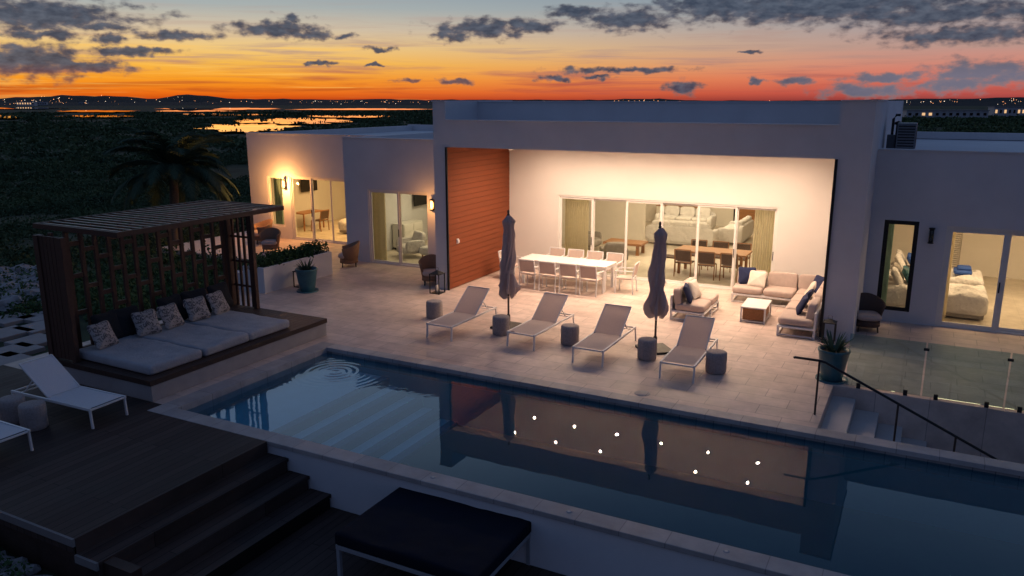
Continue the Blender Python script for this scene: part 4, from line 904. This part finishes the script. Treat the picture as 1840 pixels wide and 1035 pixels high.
def mix(f,a,b):
    n=N(nt,'ShaderNodeMix',data_type='RGBA'); 
    if isinstance(f,(int,float)): n.inputs[0].default_value=f
    else: L.new(f,n.inputs[0])
    for i,q in ((6,a),(7,b)):
        if isinstance(q,tuple): n.inputs[i].default_value=c4(q)
        else: L.new(q,n.inputs[i])
    return n.outputs[2]
def mr(x,a,b,c=0,d=1,smooth=False):
    n=N(nt,'ShaderNodeMapRange',inp={1:a,2:b,3:c,4:d}); n.interpolation_type='SMOOTHSTEP' if smooth else 'LINEAR'; L.new(x,n.inputs[0]); return n.outputs[0]
sky=mix(mr(az,-20,30,smooth=True),left,right)
sky=mix(mr(mth('ABSOLUTE',az),45,110),sky,(.056,.086,.175))
sky=mix(mr(el,21,33,smooth=True),sky,(.055,.090,.185))
cb=N(nt,'ShaderNodeCombineXYZ'); L.new(az,cb.inputs[0]); L.new(el,cb.inputs[1]); PV=cb.outputs[0]
def noi(scale,sx,sy,det=6,off=0,rough=.6,dist=0,rot=0):
    m=N(nt,'ShaderNodeMapping'); m.inputs['Scale'].default_value=(sx,sy,1); m.inputs['Location'].default_value=(off,off,off); m.inputs['Rotation'].default_value=(0,0,rot); L.new(PV,m.inputs[0]); n=N(nt,'ShaderNodeTexNoise',inp={'Scale':scale,'Detail':det,'Roughness':rough,'Distortion':dist}); L.new(m.outputs[0],n.inputs['Vector']); return n.outputs['Fac']
stk=mr(noi(1,.10,2.0,6,3,.6,.4,.02),.45,.70,0,.8,True); stk=mth('MULTIPLY',stk,mr(el,7,3))
sky=mix(stk,sky,mix(mr(el,.8,3.4,smooth=True),mix(mr(az,-12,8),(.50,.085,.012),(.44,.09,.07)),(.46,.30,.25)))
stk2=mth('MULTIPLY',mr(noi(1,.08,2.6,6,11,.6,.4,-.015),.54,.72,0,.75,True),mth('MULTIPLY',mr(el,5,3),mr(az,4,-10)))
sky=mix(stk2,sky,(1,.56,.12))
clouds=[(50,25,175,24),(180,45,45,8),(45,108,110,26),(150,120,75,9),(200,70,26,9),(235,92,80,6),(75,62,65,7),(320,64,62,8),(490,52,75,12),(545,62,50,8),(615,66,22,5),(525,33,28,7),(685,89,24,4.5),(578,113,26,3.5),(670,116,18,2.5),(870,52,95,15),(950,47,60,12),(812,66,40,9),(1130,36,85,18),(1030,22,50,12),(1470,12,330,24),(1300,6,130,18),(1700,24,220,18),(1740,62,150,14),(1110,125,120,5),(1000,141,34,6),(1075,138,26,4),(820,146,34,5),(735,145,26,3.5),(1350,94,20,2.5),(1590,140,70,7),(1430,145,45,6),(1360,145,14,6),(1228,158,28,13),(1555,163,75,12),(1765,132,90,20),(1720,150,55,14)]
acc=None
wx=N(nt,'ShaderNodeVectorMath',operation='ADD'); L.new(PV,wx.inputs[0])
nz=N(nt,'ShaderNodeTexNoise',inp={'Scale':1.2,'Detail':5}); L.new(PV,nz.inputs['Vector']); wz=N(nt,'ShaderNodeVectorMath',operation='MULTIPLY_ADD'); L.new(nz.outputs['Color'],wz.inputs[0]); wz.inputs[1].default_value=(2.2,.75,0); wz.inputs[2].default_value=(-1.1,-.37,0); L.new(wz.outputs[0],wx.inputs[1])
for (px,py,hw,hh_) in clouds:
    a_,e_=ang(px,py); s=57.3/F
    v=N(nt,'ShaderNodeVectorMath',operation='SUBTRACT'); L.new(wx.outputs[0],v.inputs[0]); v.inputs[1].default_value=(a_,e_,0)
    m_=N(nt,'ShaderNodeVectorMath',operation='MULTIPLY'); L.new(v.outputs[0],m_.inputs[0]); m_.inputs[1].default_value=(1/(hw*s*1.3),1/(hh_*s*1.5),0)
    l_=N(nt,'ShaderNodeVectorMath',operation='LENGTH'); L.new(m_.outputs[0],l_.inputs[0]); q=mth('SUBTRACT',1,l_.outputs['Value'])
    acc=q if acc is None else mth('MAXIMUM',acc,q)
acc=mth('MAXIMUM',acc,-.8)
fine=noi(1.5,.6,1.2,7,0,.52)
dens=mth('ADD',acc,mth('MULTIPLY',mth('SUBTRACT',fine,.5),1.7))
al=mr(dens,.05,.62,0,.95,True)
cc=mix(mr(noi(2.2,.6,1.3,5,7,.5),.35,.7),(.036,.050,.085),(.095,.115,.160))
cc=mix(mth('MULTIPLY',mr(el,2.2,.6),mr(az,4,-12)),cc,(.25,.06,.02))
cc=mix(mth('MULTIPLY',mr(el,3.6,1.5),mr(az,14,26)),cc,(.15,.16,.22))
rim=mth('MULTIPLY',mr(dens,.75,.25),mr(el,7,3,0,.3)); cc=mix(rim,cc,(.55,.28,.16))
vis=mix(al,sky,cc)
L.new(vis,bg.inputs['Color']); bg.inputs['Strength'].default_value=1.0

sun=bpy.data.lights.new('sun','SUN'); sun.energy=.05; sun.angle=R(20); sun.color=(1,.45,.2); so=bpy.data.objects.new('sun',sun); COL.objects.link(so)
x,y=polar(-15,1); so.rotation_euler=Vector((x,y,math.tan(R(4)))).to_track_quat('Z','Y').to_euler()
